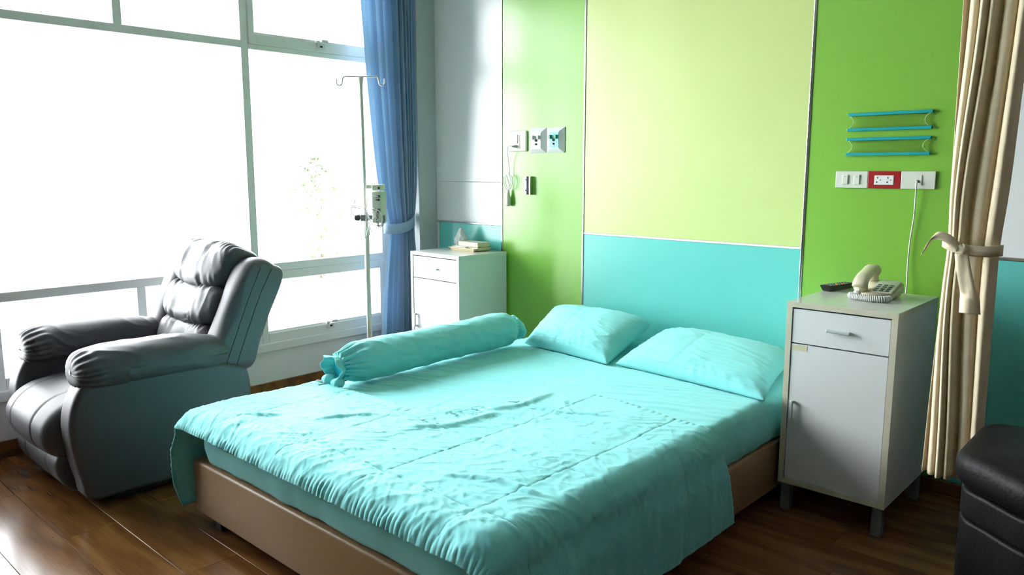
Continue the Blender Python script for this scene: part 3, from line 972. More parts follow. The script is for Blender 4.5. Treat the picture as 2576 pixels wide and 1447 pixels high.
# ================================================================== BEDSIDE CABINETS
def cabinet(name, x0, x1, y0, y1, zb, zt, edge, label, left_handle_dx, rz=0.0, sticker=False, draw_h=0.145):
    """front face at y0 (towards the room), back at y1"""
    cx, cy = (x0 + x1) / 2, (y0 + y1) / 2
    c = thing(name, (cx, cy, 0), label, 'cabinet', rz=rz)
    W, D = (x1 - x0) / 2, (y1 - y0) / 2
    t = 0.022
    box('top', -W, W, -D, D, zt - t, zt, M['cab_top'], c, bev=0.0015, seg=1)
    bm = bmesh.new()
    add_box(bm, -W, -W + t, -D + 0.001, D, zb, zt - t, 0.001, 1)
    add_box(bm, W - t, W, -D + 0.001, D, zb, zt - t, 0.001, 1)
    add_box(bm, -W + t, W - t, -D + 0.001, D, zb, zb + t, 0.001, 1)
    add_box(bm, -W + t, W - t, D - 0.012, D, zb + t, zt - t)
    add_box(bm, -W + t, W - t, -D + 0.02, D - 0.012, zt - t - draw_h - 0.02, zt - t - draw_h - 0.006)
    box_o = bm_obj('carcass', bm, M['cab_white'], c)
    # edge banding
    bm = bmesh.new()
    add_box(bm, -W - 0.0005, W + 0.0005, -D - 0.0015, -D, zt - t, zt, 0.0005, 1)
    add_box(bm, -W - 0.0005, -W + t, -D - 0.0015, -D + 0.001, zb, zt - t, 0.0005, 1)
    add_box(bm, W - t, W + 0.0005, -D - 0.0015, -D + 0.001, zb, zt - t, 0.0005, 1)
    add_box(bm, -W + t, W - t, -D - 0.0015, -D + 0.001, zb, zb + t, 0.0005, 1)
    add_box(bm, W, W + 0.0012, -D, D, zt - t, zt, 0.0004, 1)
    bm_obj('edge_band', bm, M[edge], c, label='cream edge banding' if edge == 'cab_edge' else None)
    g = 0.0025
    zd0 = zt - t - draw_h
    dr = box('drawer', -W + t + g, W - t - g, -D + 0.002, -D + 0.020, zd0 + g, zt - t - 0.006, M['cab_white'], c, bev=0.0012, seg=1)
    hb = bmesh.new()
    zc = (zd0 + zt - t) / 2 - 0.002
    hx = 0.045
    add_box(hb, -hx, hx, -D - 0.020, -D - 0.010, zc - 0.006, zc + 0.006, 0.003, 2)
    add_box(hb, -hx + 0.005, -hx + 0.015, -D - 0.012, -D + 0.002, zc - 0.004, zc + 0.004)
    add_box(hb, hx - 0.015, hx - 0.005, -D - 0.012, -D + 0.002, zc - 0.004, zc + 0.004)
    bm_obj('handle', hb, M['handle'], dr)
    do = box('door', -W + t + g, W - t - g, -D + 0.002, -D + 0.020, zb + t + g, zd0 - g, M['cab_white'], c, bev=0.0012, seg=1)
    hb = bmesh.new()
    hx0 = -W + t + left_handle_dx
    hz = zb + (zd0 - zb) * 0.53
    add_box(hb, hx0 - 0.006, hx0 + 0.006, -D - 0.020, -D - 0.010, hz - 0.045, hz + 0.045, 0.003, 2)
    add_box(hb, hx0 - 0.004, hx0 + 0.004, -D - 0.012, -D + 0.002, hz - 0.042, hz - 0.032)
    add_box(hb, hx0 - 0.004, hx0 + 0.004, -D - 0.012, -D + 0.002, hz + 0.032, hz + 0.042)
    bm_obj('handle', hb, M['handle'], do)
    if sticker:
        box('sticker', -W + t + 0.008, -W + t + 0.066, -D + 0.0008, -D + 0.0022, zd0 - 0.028, zd0 - 0.005, M['sticker'], do, label='cream paper sticker')
    for sx in (-1, 1):
        for sy in (-1, 1):
            lx, ly = sx * (W - 0.028), sy * (D - 0.03)
            box('leg', lx - 0.02, lx + 0.02, ly - 0.02, ly + 0.02, 0.0, zb + 0.001, M['steel_dark'], c, bev=0.002, seg=1)
    return c
cabinet('bedside_cabinet', 2.777, 3.192, -0.627, -0.105, 0.120, 0.876, 'cab_edge',
        'bedside cabinet with cream edges carrying the telephone, right of the bed', 0.022, sticker=True)
cabinet('bedside_cabinet', 0.205, 0.670, -0.418, -0.012, 0.120, 0.876, 'cab_edge_white',
        'plain white bedside cabinet in the corner carrying the tray', 0.026, rz=math.radians(-2.0))

# ================================================================== CURTAINS
def curtain(name, axis, zs, left, right, off, amp, folds, m, label, thick=0.002, shape=None, nz=150, nu=300, seed=0, pw=1.0, gather=None):
    """axis 'y' or 'x': curtain runs along this axis; zs knots with left/right edge, off centre plane, amp fold depth"""
    z = np.linspace(zs[0], zs[-1], nz)
    def it(a): return np.interp(z, zs[::-1], np.array(a)[::-1]) if zs[0] > zs[-1] else np.interp(z, zs, a)
    def sm(a):
        v = it(a); k = 9
        return np.convolve(np.pad(v, k // 2, mode='edge'), np.ones(k) / k, 'valid')
    Lf, Rt, Of, Am = sm(left), sm(right), sm(off), sm(amp)
    u = np.linspace(0, 1, nu)
    U, Zg = np.meshgrid(u, z)
    # irregular fold phase
    ph = u ** pw * folds * 2 * math.pi + 1.3 * np.sin(u * 5.1 + seed) + 0.8 * np.sin(u * 11.7 + seed * 2)
    f = np.sin(ph); f = np.sign(f) * np.abs(f) ** 0.7
    UU = U if gather is None else U ** (1 + gather[1] * np.exp(-((Zg - gather[0]) / 0.45) ** 2))
    A = Lf[:, None] + (Rt - Lf)[:, None] * (UU + 0.30 / folds * np.cos(ph)[None, :] * 0.5)
    wob = 0.25 * noise3(np.stack([U * folds * 0.8, Zg * 1.2, np.zeros_like(U) + seed], -1))
    B = Of[:, None] + Am[:, None] * (f[None, :] * (0.8 + 0.4 * np.sin(u * 9 + seed))[None, :] + wob)
    if shape is not None:
        A, B = shape(U, Zg, A, B)
    P = np.stack([B, A, Zg], -1) if axis == 'y' else np.stack([A, B, Zg], -1)
    o = mesh_obj(name, P.reshape(-1, 3), grid_faces(nu, nz), m, None, True, label=label, cat='curtain')
    s = o.modifiers.new('thickness', 'SOLIDIFY'); s.thickness = thick; s.offset = 0
    return o

zs = [2.86, 2.42, 2.0, 1.7, 1.4, 1.2, 1.07, 1.00, 0.92, 0.7, 0.45, 0.2, 0.03]
def recess(U, Z, A, B):
    return A, B - 0.115 * (1 - U) ** 0.8 * sstep(0.9, 1.3, Z) - 0.05 * (1 - U) * (1 - sstep(0.9, 1.3, Z))
bl = curtain('curtain', 'y', zs,
        [-0.550, -0.528, -0.500, -0.470, -0.440, -0.410, -0.392, -0.388, -0.400, -0.440, -0.475, -0.495, -0.505],
        [-0.166, -0.168, -0.170, -0.172, -0.174, -0.182, -0.200, -0.206, -0.200, -0.185, -0.178, -0.175, -0.175],
        [-0.020] * 13,
        [0.032, 0.032, 0.032, 0.032, 0.031, 0.030, 0.028, 0.026, 0.028, 0.034, 0.040, 0.044, 0.046],
        9, M['blue'], 'blue curtain tied back with a matching band beside the window', seed=1.3, shape=recess, nu=480, pw=1.7)
# tie-back band looping round the blue curtain, rising towards the corner
def band_loop(name, center, ry, rx, tilt, h, m, parent, n=64, sag=0.0, axis='y'):
    V, F = [], []
    for k in range(n):
        t = 2 * math.pi * k / n
        a, b_ = ry * math.cos(t), rx * math.sin(t)
        dz = tilt * math.cos(t) - sag * (1 - math.cos(t) ** 2)
        for s, hh in ((0, -h / 2), (1, h / 2)):
            bul = 1.0 + (0.0 if s else 0.0)
            if axis == 'y':
                V.append((center[0] + b_ * bul, center[1] + a, center[2] + dz + hh))
            else:
                V.append((center[0] + a, center[1] + b_ * bul, center[2] + dz + hh))
    for k in range(n):
        a = 2 * k; b_ = 2 * ((k + 1) % n)
        F.append((a, b_, b_ + 1, a + 1))
    o = mesh_obj(name, V, F, m, parent, True)
    s_ = o.modifiers.new('thickness', 'SOLIDIFY'); s_.thickness = 0.006; s_.offset = 0
    return o
band_loop('tieback', (-0.045, -0.298, 1.035), 0.118, 0.070, 0.030, 0.066, M['blue'], bl, sag=0.02)

CF = 0.9036            # the curtain hangs in front of the cabinet, 0.62 m from the wall
def cx_(x): return 4.03 - CF * (4.03 - x)
def cz_(z): return 1.4 - CF * (1.4 - z)
def cp_(p): return (cx_(p[0]), -3.62 + CF * (p[1] + 3.62), cz_(p[2]))
zs = [2.86, 2.0, 1.6, 1.35, 1.2, 1.13, 1.08, 1.0, 0.8, 0.5, 0.3, 0.19]
bg_ = curtain('curtain', 'x', [2.88] + [cz_(z) for z in zs[1:]],
        [cx_(x) for x in (3.228, 3.236, 3.241, 3.246, 3.252, 3.258, 3.256, 3.250, 3.242, 3.232, 3.228, 3.226)],
        [cx_(x) for x in (3.490, 3.452, 3.440, 3.434, 3.426, 3.420, 3.420, 3.420, 3.420, 3.422, 3.424, 3.426)],
        [-0.62] * 12,
        [0.036, 0.034, 0.032, 0.029, 0.024, 0.020, 0.020, 0.024, 0.029, 0.032, 0.034, 0.036],
        5, M['beige'], 'beige slub curtain gathered with a knotted fabric sash right of the bed', seed=4.2, gather=(1.13, 0.9))
def sash_tie(par):
    m = M['beige']
    band_loop('sash', cp_((3.338, -0.302, 1.112)), 0.089, 0.054, -0.011, 0.036, m, par, axis='x', sag=0.012)
    # knot
    S, TH, PH = superq(28, 20, 0.9, 0.9)
    P = S * np.array([0.021, 0.014, 0.020]) + np.array(cp_((3.318, -0.366, 1.10)))
    P[..., 2] += 0.003 * np.sin(TH * 6)
    closed_grid_obj('knot', P, m, par)
    # tails
    def ribbon(pts, w, wdir, n=8):
        c = catmull([cp_(p) for p in pts], n)
        k = len(c)
        V = []
        for i, p in enumerate(c):
            s = i / (k - 1)
            ww = w[0] + (w[1] - w[0]) * s
            for q in (-1, -0.5, 0, 0.5, 1):
                V.append(p + np.array(wdir) * ww * q + np.array([0, -0.006 * (1 - abs(q)) + 0.004 * math.sin(6 * s + q * 3), 0]))
        o = mesh_obj('sash_tail', V, grid_faces(5, k), m, par, True)
        s_ = o.modifiers.new('thickness', 'SOLIDIFY'); s_.thickness = 0.003; s_.offset = 0
        return o
    ribbon([(3.322, -0.378, 1.085), (3.335, -0.385, 1.03), (3.352, -0.380, 0.96), (3.358, -0.377, 0.935), (3.362, -0.380, 0.915), (3.366, -0.378, 0.865)], (0.020, 0.032), (1, 0, 0))
    ribbon([(3.31, -0.375, 1.105), (3.275, -0.385, 1.140), (3.240, -0.39, 1.150), (3.218, -0.388, 1.135), (3.197, -0.385, 1.090)], (0.014, 0.017), (0.45, 0.2, 0.85))
sash_tie(bg_)

# ================================================================== BLACK LEATHER LOUNGE
so = thing('lounge_seat', (3.9, -0.98, 0), 'black leather padded seat in the dark right foreground beside the beige curtain', 'seat')
def poly_slab(name, poly, z0, z1, r, m, parent, puff=0.0, n=10, inset=0.0):
    """vertical slab of a rounded polygon with rounded top and bottom edges"""
    P0 = np.array(poly, float)
    ol = []
    k = len(P0)
    for i in range(k):
        a, b_, c = P0[i - 1], P0[i], P0[(i + 1) % k]
        d1 = (a - b_) / np.linalg.norm(a - b_); d2 = (c - b_) / np.linalg.norm(c - b_)
        s, e = b_ + d1 * 0.07, b_ + d2 * 0.07
        for t in np.linspace(0, 1, 7):
            ol.append((1 - t) ** 2 * s + 2 * t * (1 - t) * b_ + t * t * e)
    ol = np.array(ol + [ol[0]])
    dd = np.concatenate([[0], np.cumsum(np.linalg.norm(np.diff(ol, axis=0), axis=1))])
    s = np.linspace(0, dd[-1], 160, endpoint=False)
    ol = np.column_stack([np.interp(s, dd, ol[:, 0]), np.interp(s, dd, ol[:, 1])])
    cen = ol.mean(0)
    rings = []
    def ring(d, z):
        v = ol - cen; L = np.linalg.norm(v, axis=1)[:, None]
        q = cen + v * (1 - d / L)
        return np.column_stack([q, np.full(len(q), z)])
    for t in np.linspace(0, math.pi / 2, 6):
        rings.append(ring(r * (1 - math.sin(t)), z0 + r * (1 - math.cos(t))))
    for t in np.linspace(0, math.pi / 2, 8):
        rings.append(ring(r * (1 - math.cos(t)), z1 - r * (1 - math.sin(t))))
    for f in np.linspace(1, 0.02, 16)[1:]:
        v = ol - cen; L = np.linalg.norm(v, axis=1)[:, None]
        q = cen + v * (1 - r / L) * f
        z = z1 + puff * (1 - f ** 2)
        rings.append(np.column_stack([q, np.full(len(q), z)]))
    P = np.array(rings)
    P[..., 2] += 0.003 * n2(P[..., 0], P[..., 1], 9, 9, 2) * (P[..., 2] > z1 - r)
    return closed_grid_obj(name, P, m, parent)
pg = [(3.500, -0.71), (3.500, -1.10), (3.74, -1.28), (4.40, -1.28), (4.40, -0.71)]
pg2 = [(3.520, -0.72), (3.520, -1.085), (3.745, -1.255), (4.38, -1.255), (4.38, -0.72)]
child_loc(poly_slab('seat', pg, 0.460, 0.575, 0.050, M['black_leather'], so, puff=0.03), so)
child_loc(poly_slab('base', pg2, 0.368, 0.457, 0.012, M['black_leather'], so), so)
child_loc(poly_slab('base', pg2, 0.05, 0.365, 0.012, M['black_leather'], so), so)
for x, y in ((3.60, -0.80), (3.60, -1.06), (4.30, -0.80), (4.30, -1.17)):
    child_loc(box('foot', x - 0.025, x + 0.025, y - 0.025, y + 0.025, 0, 0.055, M['black_plastic'], so, bev=0.004), so)

# ================================================================== IV POLE AND PUMP
IVX, IVY = 0.25, -0.79
iv = thing('iv_pole', (IVX, IVY, 0), 'slim steel drip stand with two hooks in front of the blue curtain', 'drip stand')
def ivl(o): return o
tube('lower_pole', [(0, 0, 0.06), (0, 0, 0.5), (-0.003, 0, 1.05)], 0.0155, M['steel'], iv, 12)
tube('upper_pole', [(-0.003, 0, 1.0), (-0.010, 0, 1.5), (-0.016, 0, 1.86), (-0.017, 0, 1.90), (-0.018, 0, 1.925)], [0.0105, 0.0105, 0.0105, 0.014, 0.018], M['steel'], iv, 12)
lathe('collar', [(0.016, 0), (0.020, 0.004), (0.020, 0.05), (0.014, 0.06)], M['steel'], iv, 16, loc=(-0.003, 0, 1.0))
dx, dy = math.cos(math.radians(42.56)), math.sin(math.radians(42.56))
def hk(sgn):
    pts = [(0, 0.0)]
    prof = [(0.0, 0), (0.09, 0.0), (0.100, -0.004), (0.106, -0.02), (0.108, -0.036), (0.116, -0.048), (0.127, -0.050), (0.137, -0.044), (0.141, -0.03), (0.140, -0.012)]
    return catmull([(-0.018 + sgn * a * dx, sgn * a * dy, 1.928 + b_) for a, b_ in prof], 6)
for sgn in (-1, 1):
    tube('hook', hk(sgn), 0.0042, M['steel'], iv, 8)
lathe('hub', [(0.0, 0.05), (0.035, 0.055), (0.035, 0.085), (0.02, 0.11), (0.0165, 0.13)], M['steel_dark'], iv, 20)
for k in range(5):
    a = math.radians(72 * k + 15)
    p = [(0.03 * math.cos(a), 0.03 * math.sin(a), 0.07), (0.14 * math.cos(a), 0.14 * math.sin(a), 0.066), (0.25 * math.cos(a), 0.25 * math.sin(a), 0.06)]
    lg = tube('leg', p, 0.011, M['steel'], iv, 8)
    lathe('caster', [(0.0, -0.008), (0.022, -0.008), (0.025, -0.004), (0.025, 0.004), (0.022, 0.008), (0.0, 0.008)], M['black_plastic'], lg, 16, 'y',
          loc=(0.25 * math.cos(a), 0.25 * math.sin(a), 0.025), rot=(0, 0, a))

pu = thing('infusion_pump', (IVX, IVY, 1.10), 'cream infusion pump clamped to the drip stand with tangled white cables', 'medical pump', rz=math.radians(35))
# local: x = along picture right, y = away, z up
PP = M['pump_plastic']
box('body', 0.052, 0.112, -0.055, 0.055, -0.020, 0.165, PP, pu, bev=0.008, seg=3)
box('top_module', 0.052, 0.108, -0.050, 0.045, 0.170, 0.205, PP, pu, bev=0.007, seg=3)
box('bracket', 0.010, 0.048, -0.02, 0.02, 0.180, 0.203, PP, pu, bev=0.004)
bm = bmesh.new()
add_box(bm, 0.010, 0.056, -0.018, 0.018, -0.005, 0.025, 0.004, 2)
add_box(bm, -0.03, 0.012, -0.026, 0.026, -0.012, 0.028, 0.005, 2)
bm_obj('clamp', bm, M['steel_dark'], pu)
lathe('clamp_knob', [(0.0, -0.075), (0.010, -0.074), (0.018, -0.066), (0.019, -0.045), (0.012, -0.038), (0.009, -0.028)], M['black_plastic'], pu, 16, 'x', loc=(0, 0, 0.008))
for x0, x1, z0, z1 in ((0.078, 0.098, 0.130, 0.142), (0.078, 0.096, 0.112, 0.122), (0.084, 0.104, 0.045, 0.066), (0.064, 0.068, 0.045, 0.052), (0.064, 0.078, 0.056, 0.059), (0.064, 0.078, 0.066, 0.069)):
    box('printed_mark', x0, x1, -0.0565, -0.054, z0, z1, M['cable_dark'], pu)
for x, z in ((0.100, 0.138), (0.098, 0.117), (0.100, 0.186)):
    lathe('socket', [(0, 0), (0.006, 0), (0.007, 0.004), (0.004, 0.012), (0, 0.012)], M['black_plastic'], pu, 12, 'y', loc=(x, -0.066, z))
loops = [
    [(0.02, -0.05, 0.08), (0.03, -0.06, 0.12), (0.06, -0.075, 0.14), (0.10, -0.075, 0.135)],
    [(0.015, -0.04, 0.06), (0.06, -0.08, 0.07), (0.11, -0.09, 0.05), (0.125, -0.08, 0.0), (0.10, -0.07, -0.035), (0.07, -0.07, -0.03)],
    [(0.02, -0.04, 0.045), (0.06, -0.08, 0.04), (0.095, -0.09, 0.01), (0.095, -0.08, -0.03), (0.06, -0.07, -0.025), (0.03, -0.06, 0.03)],
    [(0.02, -0.04, 0.05), (0.05, -0.075, 0.065), (0.072, -0.08, 0.05), (0.07, -0.075, 0.01), (0.045, -0.07, 0.0)],
    [(0.01, -0.03, 0.07), (-0.03, -0.05, 0.075), (-0.075, -0.05, 0.082)],
    [(0.01, -0.03, 0.062), (-0.03, -0.05, 0.066), (-0.07, -0.05, 0.072), (-0.075, -0.05, 0.05), (-0.06, -0.05, 0.025), (-0.03, -0.05, 0.028), (0.0, -0.04, 0.04)],
    [(-0.055, -0.05, 0.095), (-0.048, -0.05, 0.112), (-0.028, -0.05, 0.118)],
    [(0.015, -0.04, 0.05), (0.012, -0.045, -0.01), (0.005, -0.04, -0.08), (0.0, -0.035, -0.11)],
    [(0.02, -0.04, 0.04), (0.03, -0.05, -0.02), (0.05, -0.06, -0.075)],
    [(0.035, -0.05, -0.03), (0.02, -0.05, -0.07), (0.008, -0.04, -0.105)],
    [(0.125, -0.06, 0.02), (0.135, -0.05, 0.06), (0.130, -0.04, 0.10)],
]
tubes('cables', [catmull(l, 8) for l in loops], 0.0026, M['cable'], pu, 6, label='white cables looped round the pole')
def helix(path, r, turns, n=14):
    c = np.asarray(path, float)
    d = np.concatenate([[0], np.cumsum(np.linalg.norm(np.diff(c, axis=0), axis=1))])
    N = int(turns * n)
    s = np.linspace(0, d[-1], N)
    q = np.column_stack([np.interp(s, d, c[:, k]) for k in range(3)])
    T = np.gradient(q, axis=0); T /= np.linalg.norm(T, axis=1)[:, None]
    a = np.tile(np.array([0, 0, 1.0]), (N, 1))
    Nn = np.cross(T, a); bad = np.linalg.norm(Nn, axis=1) < 1e-3; Nn[bad] = [1, 0, 0]
    Nn /= np.linalg.norm(Nn, axis=1)[:, None]
    B = np.cross(T, Nn)
    ph = np.linspace(0, 2 * math.pi * turns, N)
    return q + r * (np.cos(ph)[:, None] * Nn + np.sin(ph)[:, None] * B)
tube('coiled_cable', helix(catmull([(0.098, -0.068, 0.06), (0.096, -0.085, 0.03), (0.094, -0.088, -0.01), (0.104, -0.088, -0.035), (0.122, -0.085, -0.03), (0.134, -0.08, 0.0), (0.13, -0.078, 0.03)], 10), 0.007, 26), 0.0016, M['cable_dark'], pu, 5)

# ================================================================== WALL FITTINGS LEFT (nurse call, gas outlets, hook)
def plate(name, x0, x1, z0, z1, m, label, cat, depth=0.012, bev=0.004, group=None):
    t = thing(name, ((x0 + x1) / 2, 0, (z0 + z1) / 2), label, cat, group)
    W, H = (x1 - x0) / 2, (z1 - z0) / 2
    box('cover', -W, W, -depth, 0.0, -H, H, M[m], t, bev=bev, seg=2)
    return t, W, H
nc, W, H = plate('nurse_call_plate', 0.684, 0.836, 1.502, 1.628, 'ivory_plastic', 'ivory nurse call plate with a coiled cord and pear-shaped push button hanging from it', 'call switch', 0.014, 0.008)
box('module', -0.032, 0.024, -0.0165, -0.013, -0.045, 0.040, M['ivory_plastic'], nc, bev=0.001, seg=1)
box('rocker', -0.014, 0.010, -0.021, -0.016, -0.012, 0.038, M['white_plastic'], nc, bev=0.002)
bm = bmesh.new()
for k in range(12):
    add_box(bm, 0.038, 0.058, -0.0155, -0.0138, -0.04 + k * 0.0068, -0.0365 + k * 0.0068)
bm_obj('grille', bm, M['cream_plastic'], nc)
pg_ = lathe('plug', [(0.0, -0.055), (0.004, -0.054), (0.006, -0.035), (0.009, -0.030), (0.009, -0.014), (0.0, -0.013)], M['knob_grey'], nc, 14, 'y', loc=(-0.004, 0, -0.032))
cord_pts = [(0.752, -0.055, 1.534), (0.735, -0.062, 1.535), (0.712, -0.05, 1.515), (0.700, -0.03, 1.46), (0.702, -0.02, 1.40), (0.703, -0.018, 1.355)]
loop1 = [(0.703 + 0.026 * math.sin(a) + 0.004 * math.sin(2 * a), -0.018 - 0.004 * k_ * 0.2, 1.312 + 0.045 * math.cos(a)) for k_, a in enumerate(np.linspace(0, 4 * math.pi, 40))]
end_ = [(0.699, -0.02, 1.30), (0.692, -0.02, 1.262)]
co_ = tube('cord', catmull(cord_pts + [loop1[0]], 6), 0.0024, M['cable'], nc, 6)
co_.location = (-0.760, 0, -1.565)
tube('coil', catmull(loop1 + end_, 3), 0.0022, M['cable'], co_, 6)
lathe('push_button', [(0.0, 0.058), (0.006, 0.057), (0.009, 0.045), (0.016, 0.0), (0.018, -0.025), (0.0165, -0.040), (0.010, -0.046), (0.0, -0.047)], M['ivory_plastic'], co_, 20, loc=(0.692, -0.021, 1.210))

def gas(x0, x1, inner, knob, label):
    t = thing('gas_outlet', ((x0 + x1) / 2, 0, 1.5655), label, 'gas outlet')
    W, H = (x1 - x0) / 2 - 0.001, 0.0745
    # bevelled frame (truncated pyramid)
    bm = bmesh.new()
    a = [bm.verts.new(v) for v in ((-W, 0, -H), (W, 0, -H), (W, 0, H), (-W, 0, H))]
    b_ = [bm.verts.new(v) for v in ((-W, -0.005, -H), (W, -0.005, -H), (W, -0.005, H), (-W, -0.005, H))]
    w2, h2 = W * 0.56, H * 0.68
    c = [bm.verts.new(v) for v in ((-w2, -0.022, -h2), (w2, -0.022, -h2), (w2, -0.022, h2), (-w2, -0.022, h2))]
    for p, q in ((a, b_), (b_, c)):
        for k in range(4):
            bm.faces.new((p[k], p[(k + 1) % 4], q[(k + 1) % 4], q[k]))
    bm.faces.new(c)
    bm_obj('frame', bm, M['white_plastic'], t)
    pl = box('face_plate', -w2 + 0.002, w2 - 0.002, -0.0245, -0.0215, -h2 + 0.004, h2 - 0.004, M[inner], t, bev=0.001, seg=1, label='teal face plate' if inner == 'gas_teal' else None)
    for s in (-1, 1):
        box('knob', s * 0.022 - 0.007, s * 0.022 + 0.007, -0.040, -0.024, 0.006, 0.030, M[knob], t, bev=0.003)
    for k, (px, pz, r) in enumerate(((0.0, 0.0, 0.0045), (0.0, -0.022, 0.0035))):
        lathe('port', [(0, 0), (r * 1.8, 0), (r * 1.8, -0.003), (r, -0.0035), (r, 0.001), (0, 0.001)], M['dark'], t, 14, 'y', loc=(px, -0.0255, pz))
    if inner == 'gas_teal':
        for px, pz in ((-0.018, -0.014), (0.018, -0.012), (0.0, 0.034), (0.0, -0.034)):
            lathe('dot', [(0, 0), (0.0045, 0), (0.0045, -0.002), (0, -0.002)], M['white_plastic'], t, 12, 'y', loc=(px, -0.0245, pz))
    return t
gas(0.857, 0.994, 'white_plastic', 'knob_grey', 'white medical gas outlet with grey knobs, middle of the row')
gas(0.994, 1.131, 'gas_teal', 'knob_green', 'medical gas outlet with a teal face plate and green knobs')
hk_ = thing('chrome_bracket', (0.855, 0, 1.295), 'small chrome channel bracket on the green panel under the gas outlets', 'bracket')
bm = bmesh.new()
add_box(bm, -0.026, 0.026, -0.006, 0.0, -0.056, 0.056, 0.001, 1)
add_box(bm, -0.026, -0.015, -0.026, -0.006, -0.056, 0.056, 0.001, 1)
add_box(bm, 0.014, 0.026, -0.026, -0.006, -0.056, 0.056, 0.001, 1)
bm_obj('channel', bm, M['chrome'], hk_)
for z in (-0.03, 0.035):
    lathe('screw', [(0, -0.003), (0.004, -0.003), (0.005, 0)], M['steel_dark'], hk_, 12, 'y', loc=(0.0, -0.0062, z))

# ================================================================== WALL FITTINGS RIGHT
def holder(zt_l, zb_l, label, slope):
    t = thing('chart_holder', (2.92, 0, (zt_l + zb_l) / 2), label, 'holder')
    L = 0.172
    h = (zt_l - zb_l) / 2
    for s, sk in ((1, slope), (-1, slope * 0.6)):
        b_ = bmesh.new()
        add_box(b_, -L, L, -0.018, 0.0, -0.0066, 0.0066, 0.002, 2)
        bm_obj('bar', b_, M['bar_teal'], t, loc=(0, 0, s * h), rot=(0, -sk, 0))
    # clear sheet with hollowed ends, bowed forward
    n, k = 40, 12
    V = []
    for j in range(k):
        v = -1 + 2 * j / (k - 1)
        cut = 0.022 * (1 - v * v)
        for i in range(n):
            u = -1 + 2 * i / (n - 1)
            V.append((u * (L - 0.006 - cut), -0.012 - 0.004 * (1 - v * v), v * (h - 0.004)))
    o = mesh_obj('clear_sheet', V, grid_faces(n, k), M['acrylic'], t, True, label='clear acrylic sheet')
    s_ = o.modifiers.new('thickness', 'SOLIDIFY'); s_.thickness = 0.0025; s_.offset = 0
    # polished rim of the sheet ends
    for s in (-1, 1):
        pts = [(s * (L - 0.006 - 0.022 * (1 - v * v)), -0.014 - 0.004 * (1 - v * v), v * (h - 0.004)) for v in np.linspace(-1, 1, 14)]
        tube('sheet_rim', pts, 0.0018, M['acrylic_rim'], t, 6, label='pale polished edge')
    return t
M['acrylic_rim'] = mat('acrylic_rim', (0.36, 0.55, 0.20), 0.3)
holder(1.635, 1.569, 'upper clear chart holder between two teal bars on the right green panel', 0.006)
holder(1.5275, 1.462, 'lower clear chart holder between two teal bars, just above the socket row', 0.004)

SZ0, SZ1 = 1.313, 1.3875
t1, W, H = plate('light_switch', 2.709, 2.8485, SZ0, SZ1, 'plate_ivory', 'white switch plate with two rockers, left of the red socket', 'switch', 0.010, 0.002)
for x in (-0.026, 0.024):
    box('rocker', x - 0.0125, x + 0.0125, -0.016, -0.0095, -0.021, 0.021, M['plate_ivory'], t1, bev=0.002)
    box('indicator', x - 0.0035, x + 0.0035, -0.0166, -0.0155, 0.0125, 0.0138, M['dark'], t1)
t2, W, H = plate('red_socket', 2.8495, 2.9845, SZ0, SZ1, 'red_plastic', 'red plate with a white double power socket', 'socket', 0.010, 0.002)
box('insert', -0.040, 0.040, -0.0125, -0.0095, -0.0215, 0.0195, M['white_plastic'], t2, bev=0.001, seg=1)
for xo in (-0.030, 0.013):
    bm = bmesh.new()
    add_box(bm, xo + 0.001, xo + 0.006, -0.0134, -0.0122, 0.006, 0.012)
    add_box(bm, xo - 0.001, xo + 0.004, -0.0134, -0.0122, -0.013, -0.007)
    add_box(bm, xo + 0.014, xo + 0.018, -0.0134, -0.0122, -0.003, 0.001)
    bm_obj('socket_holes', bm, M['dark'], t2)
t3, W, H = plate('phone_socket', 2.9855, 3.1205, SZ0, SZ1, 'plate_ivory', 'white telephone socket plate, right end of the socket row', 'socket', 0.010, 0.002)
box('jack', -0.008, 0.016, -0.0135, -0.0095, -0.022, 0.022, M['plate_ivory'], t3, bev=0.001, seg=1)
box('jack_opening', -0.004, 0.008, -0.0145, -0.0132, -0.010, 0.0, M['dark'], t3)
tube('telephone_line', catmull([(3.054, -0.014, 1.345), (3.053, -0.026, 1.335), (3.052, -0.022, 1.30), (3.050, -0.014, 1.2), (3.042, -0.012, 1.1), (3.040, -0.014, 1.0), (3.044, -0.02, 0.9), (3.046, -0.04, 0.80), (3.046, -0.05, 0.70)], 8), 0.0032, M['cable'], None, 8,
     label='straight white telephone line running down the green wall to behind the cabinet', cat='cord')

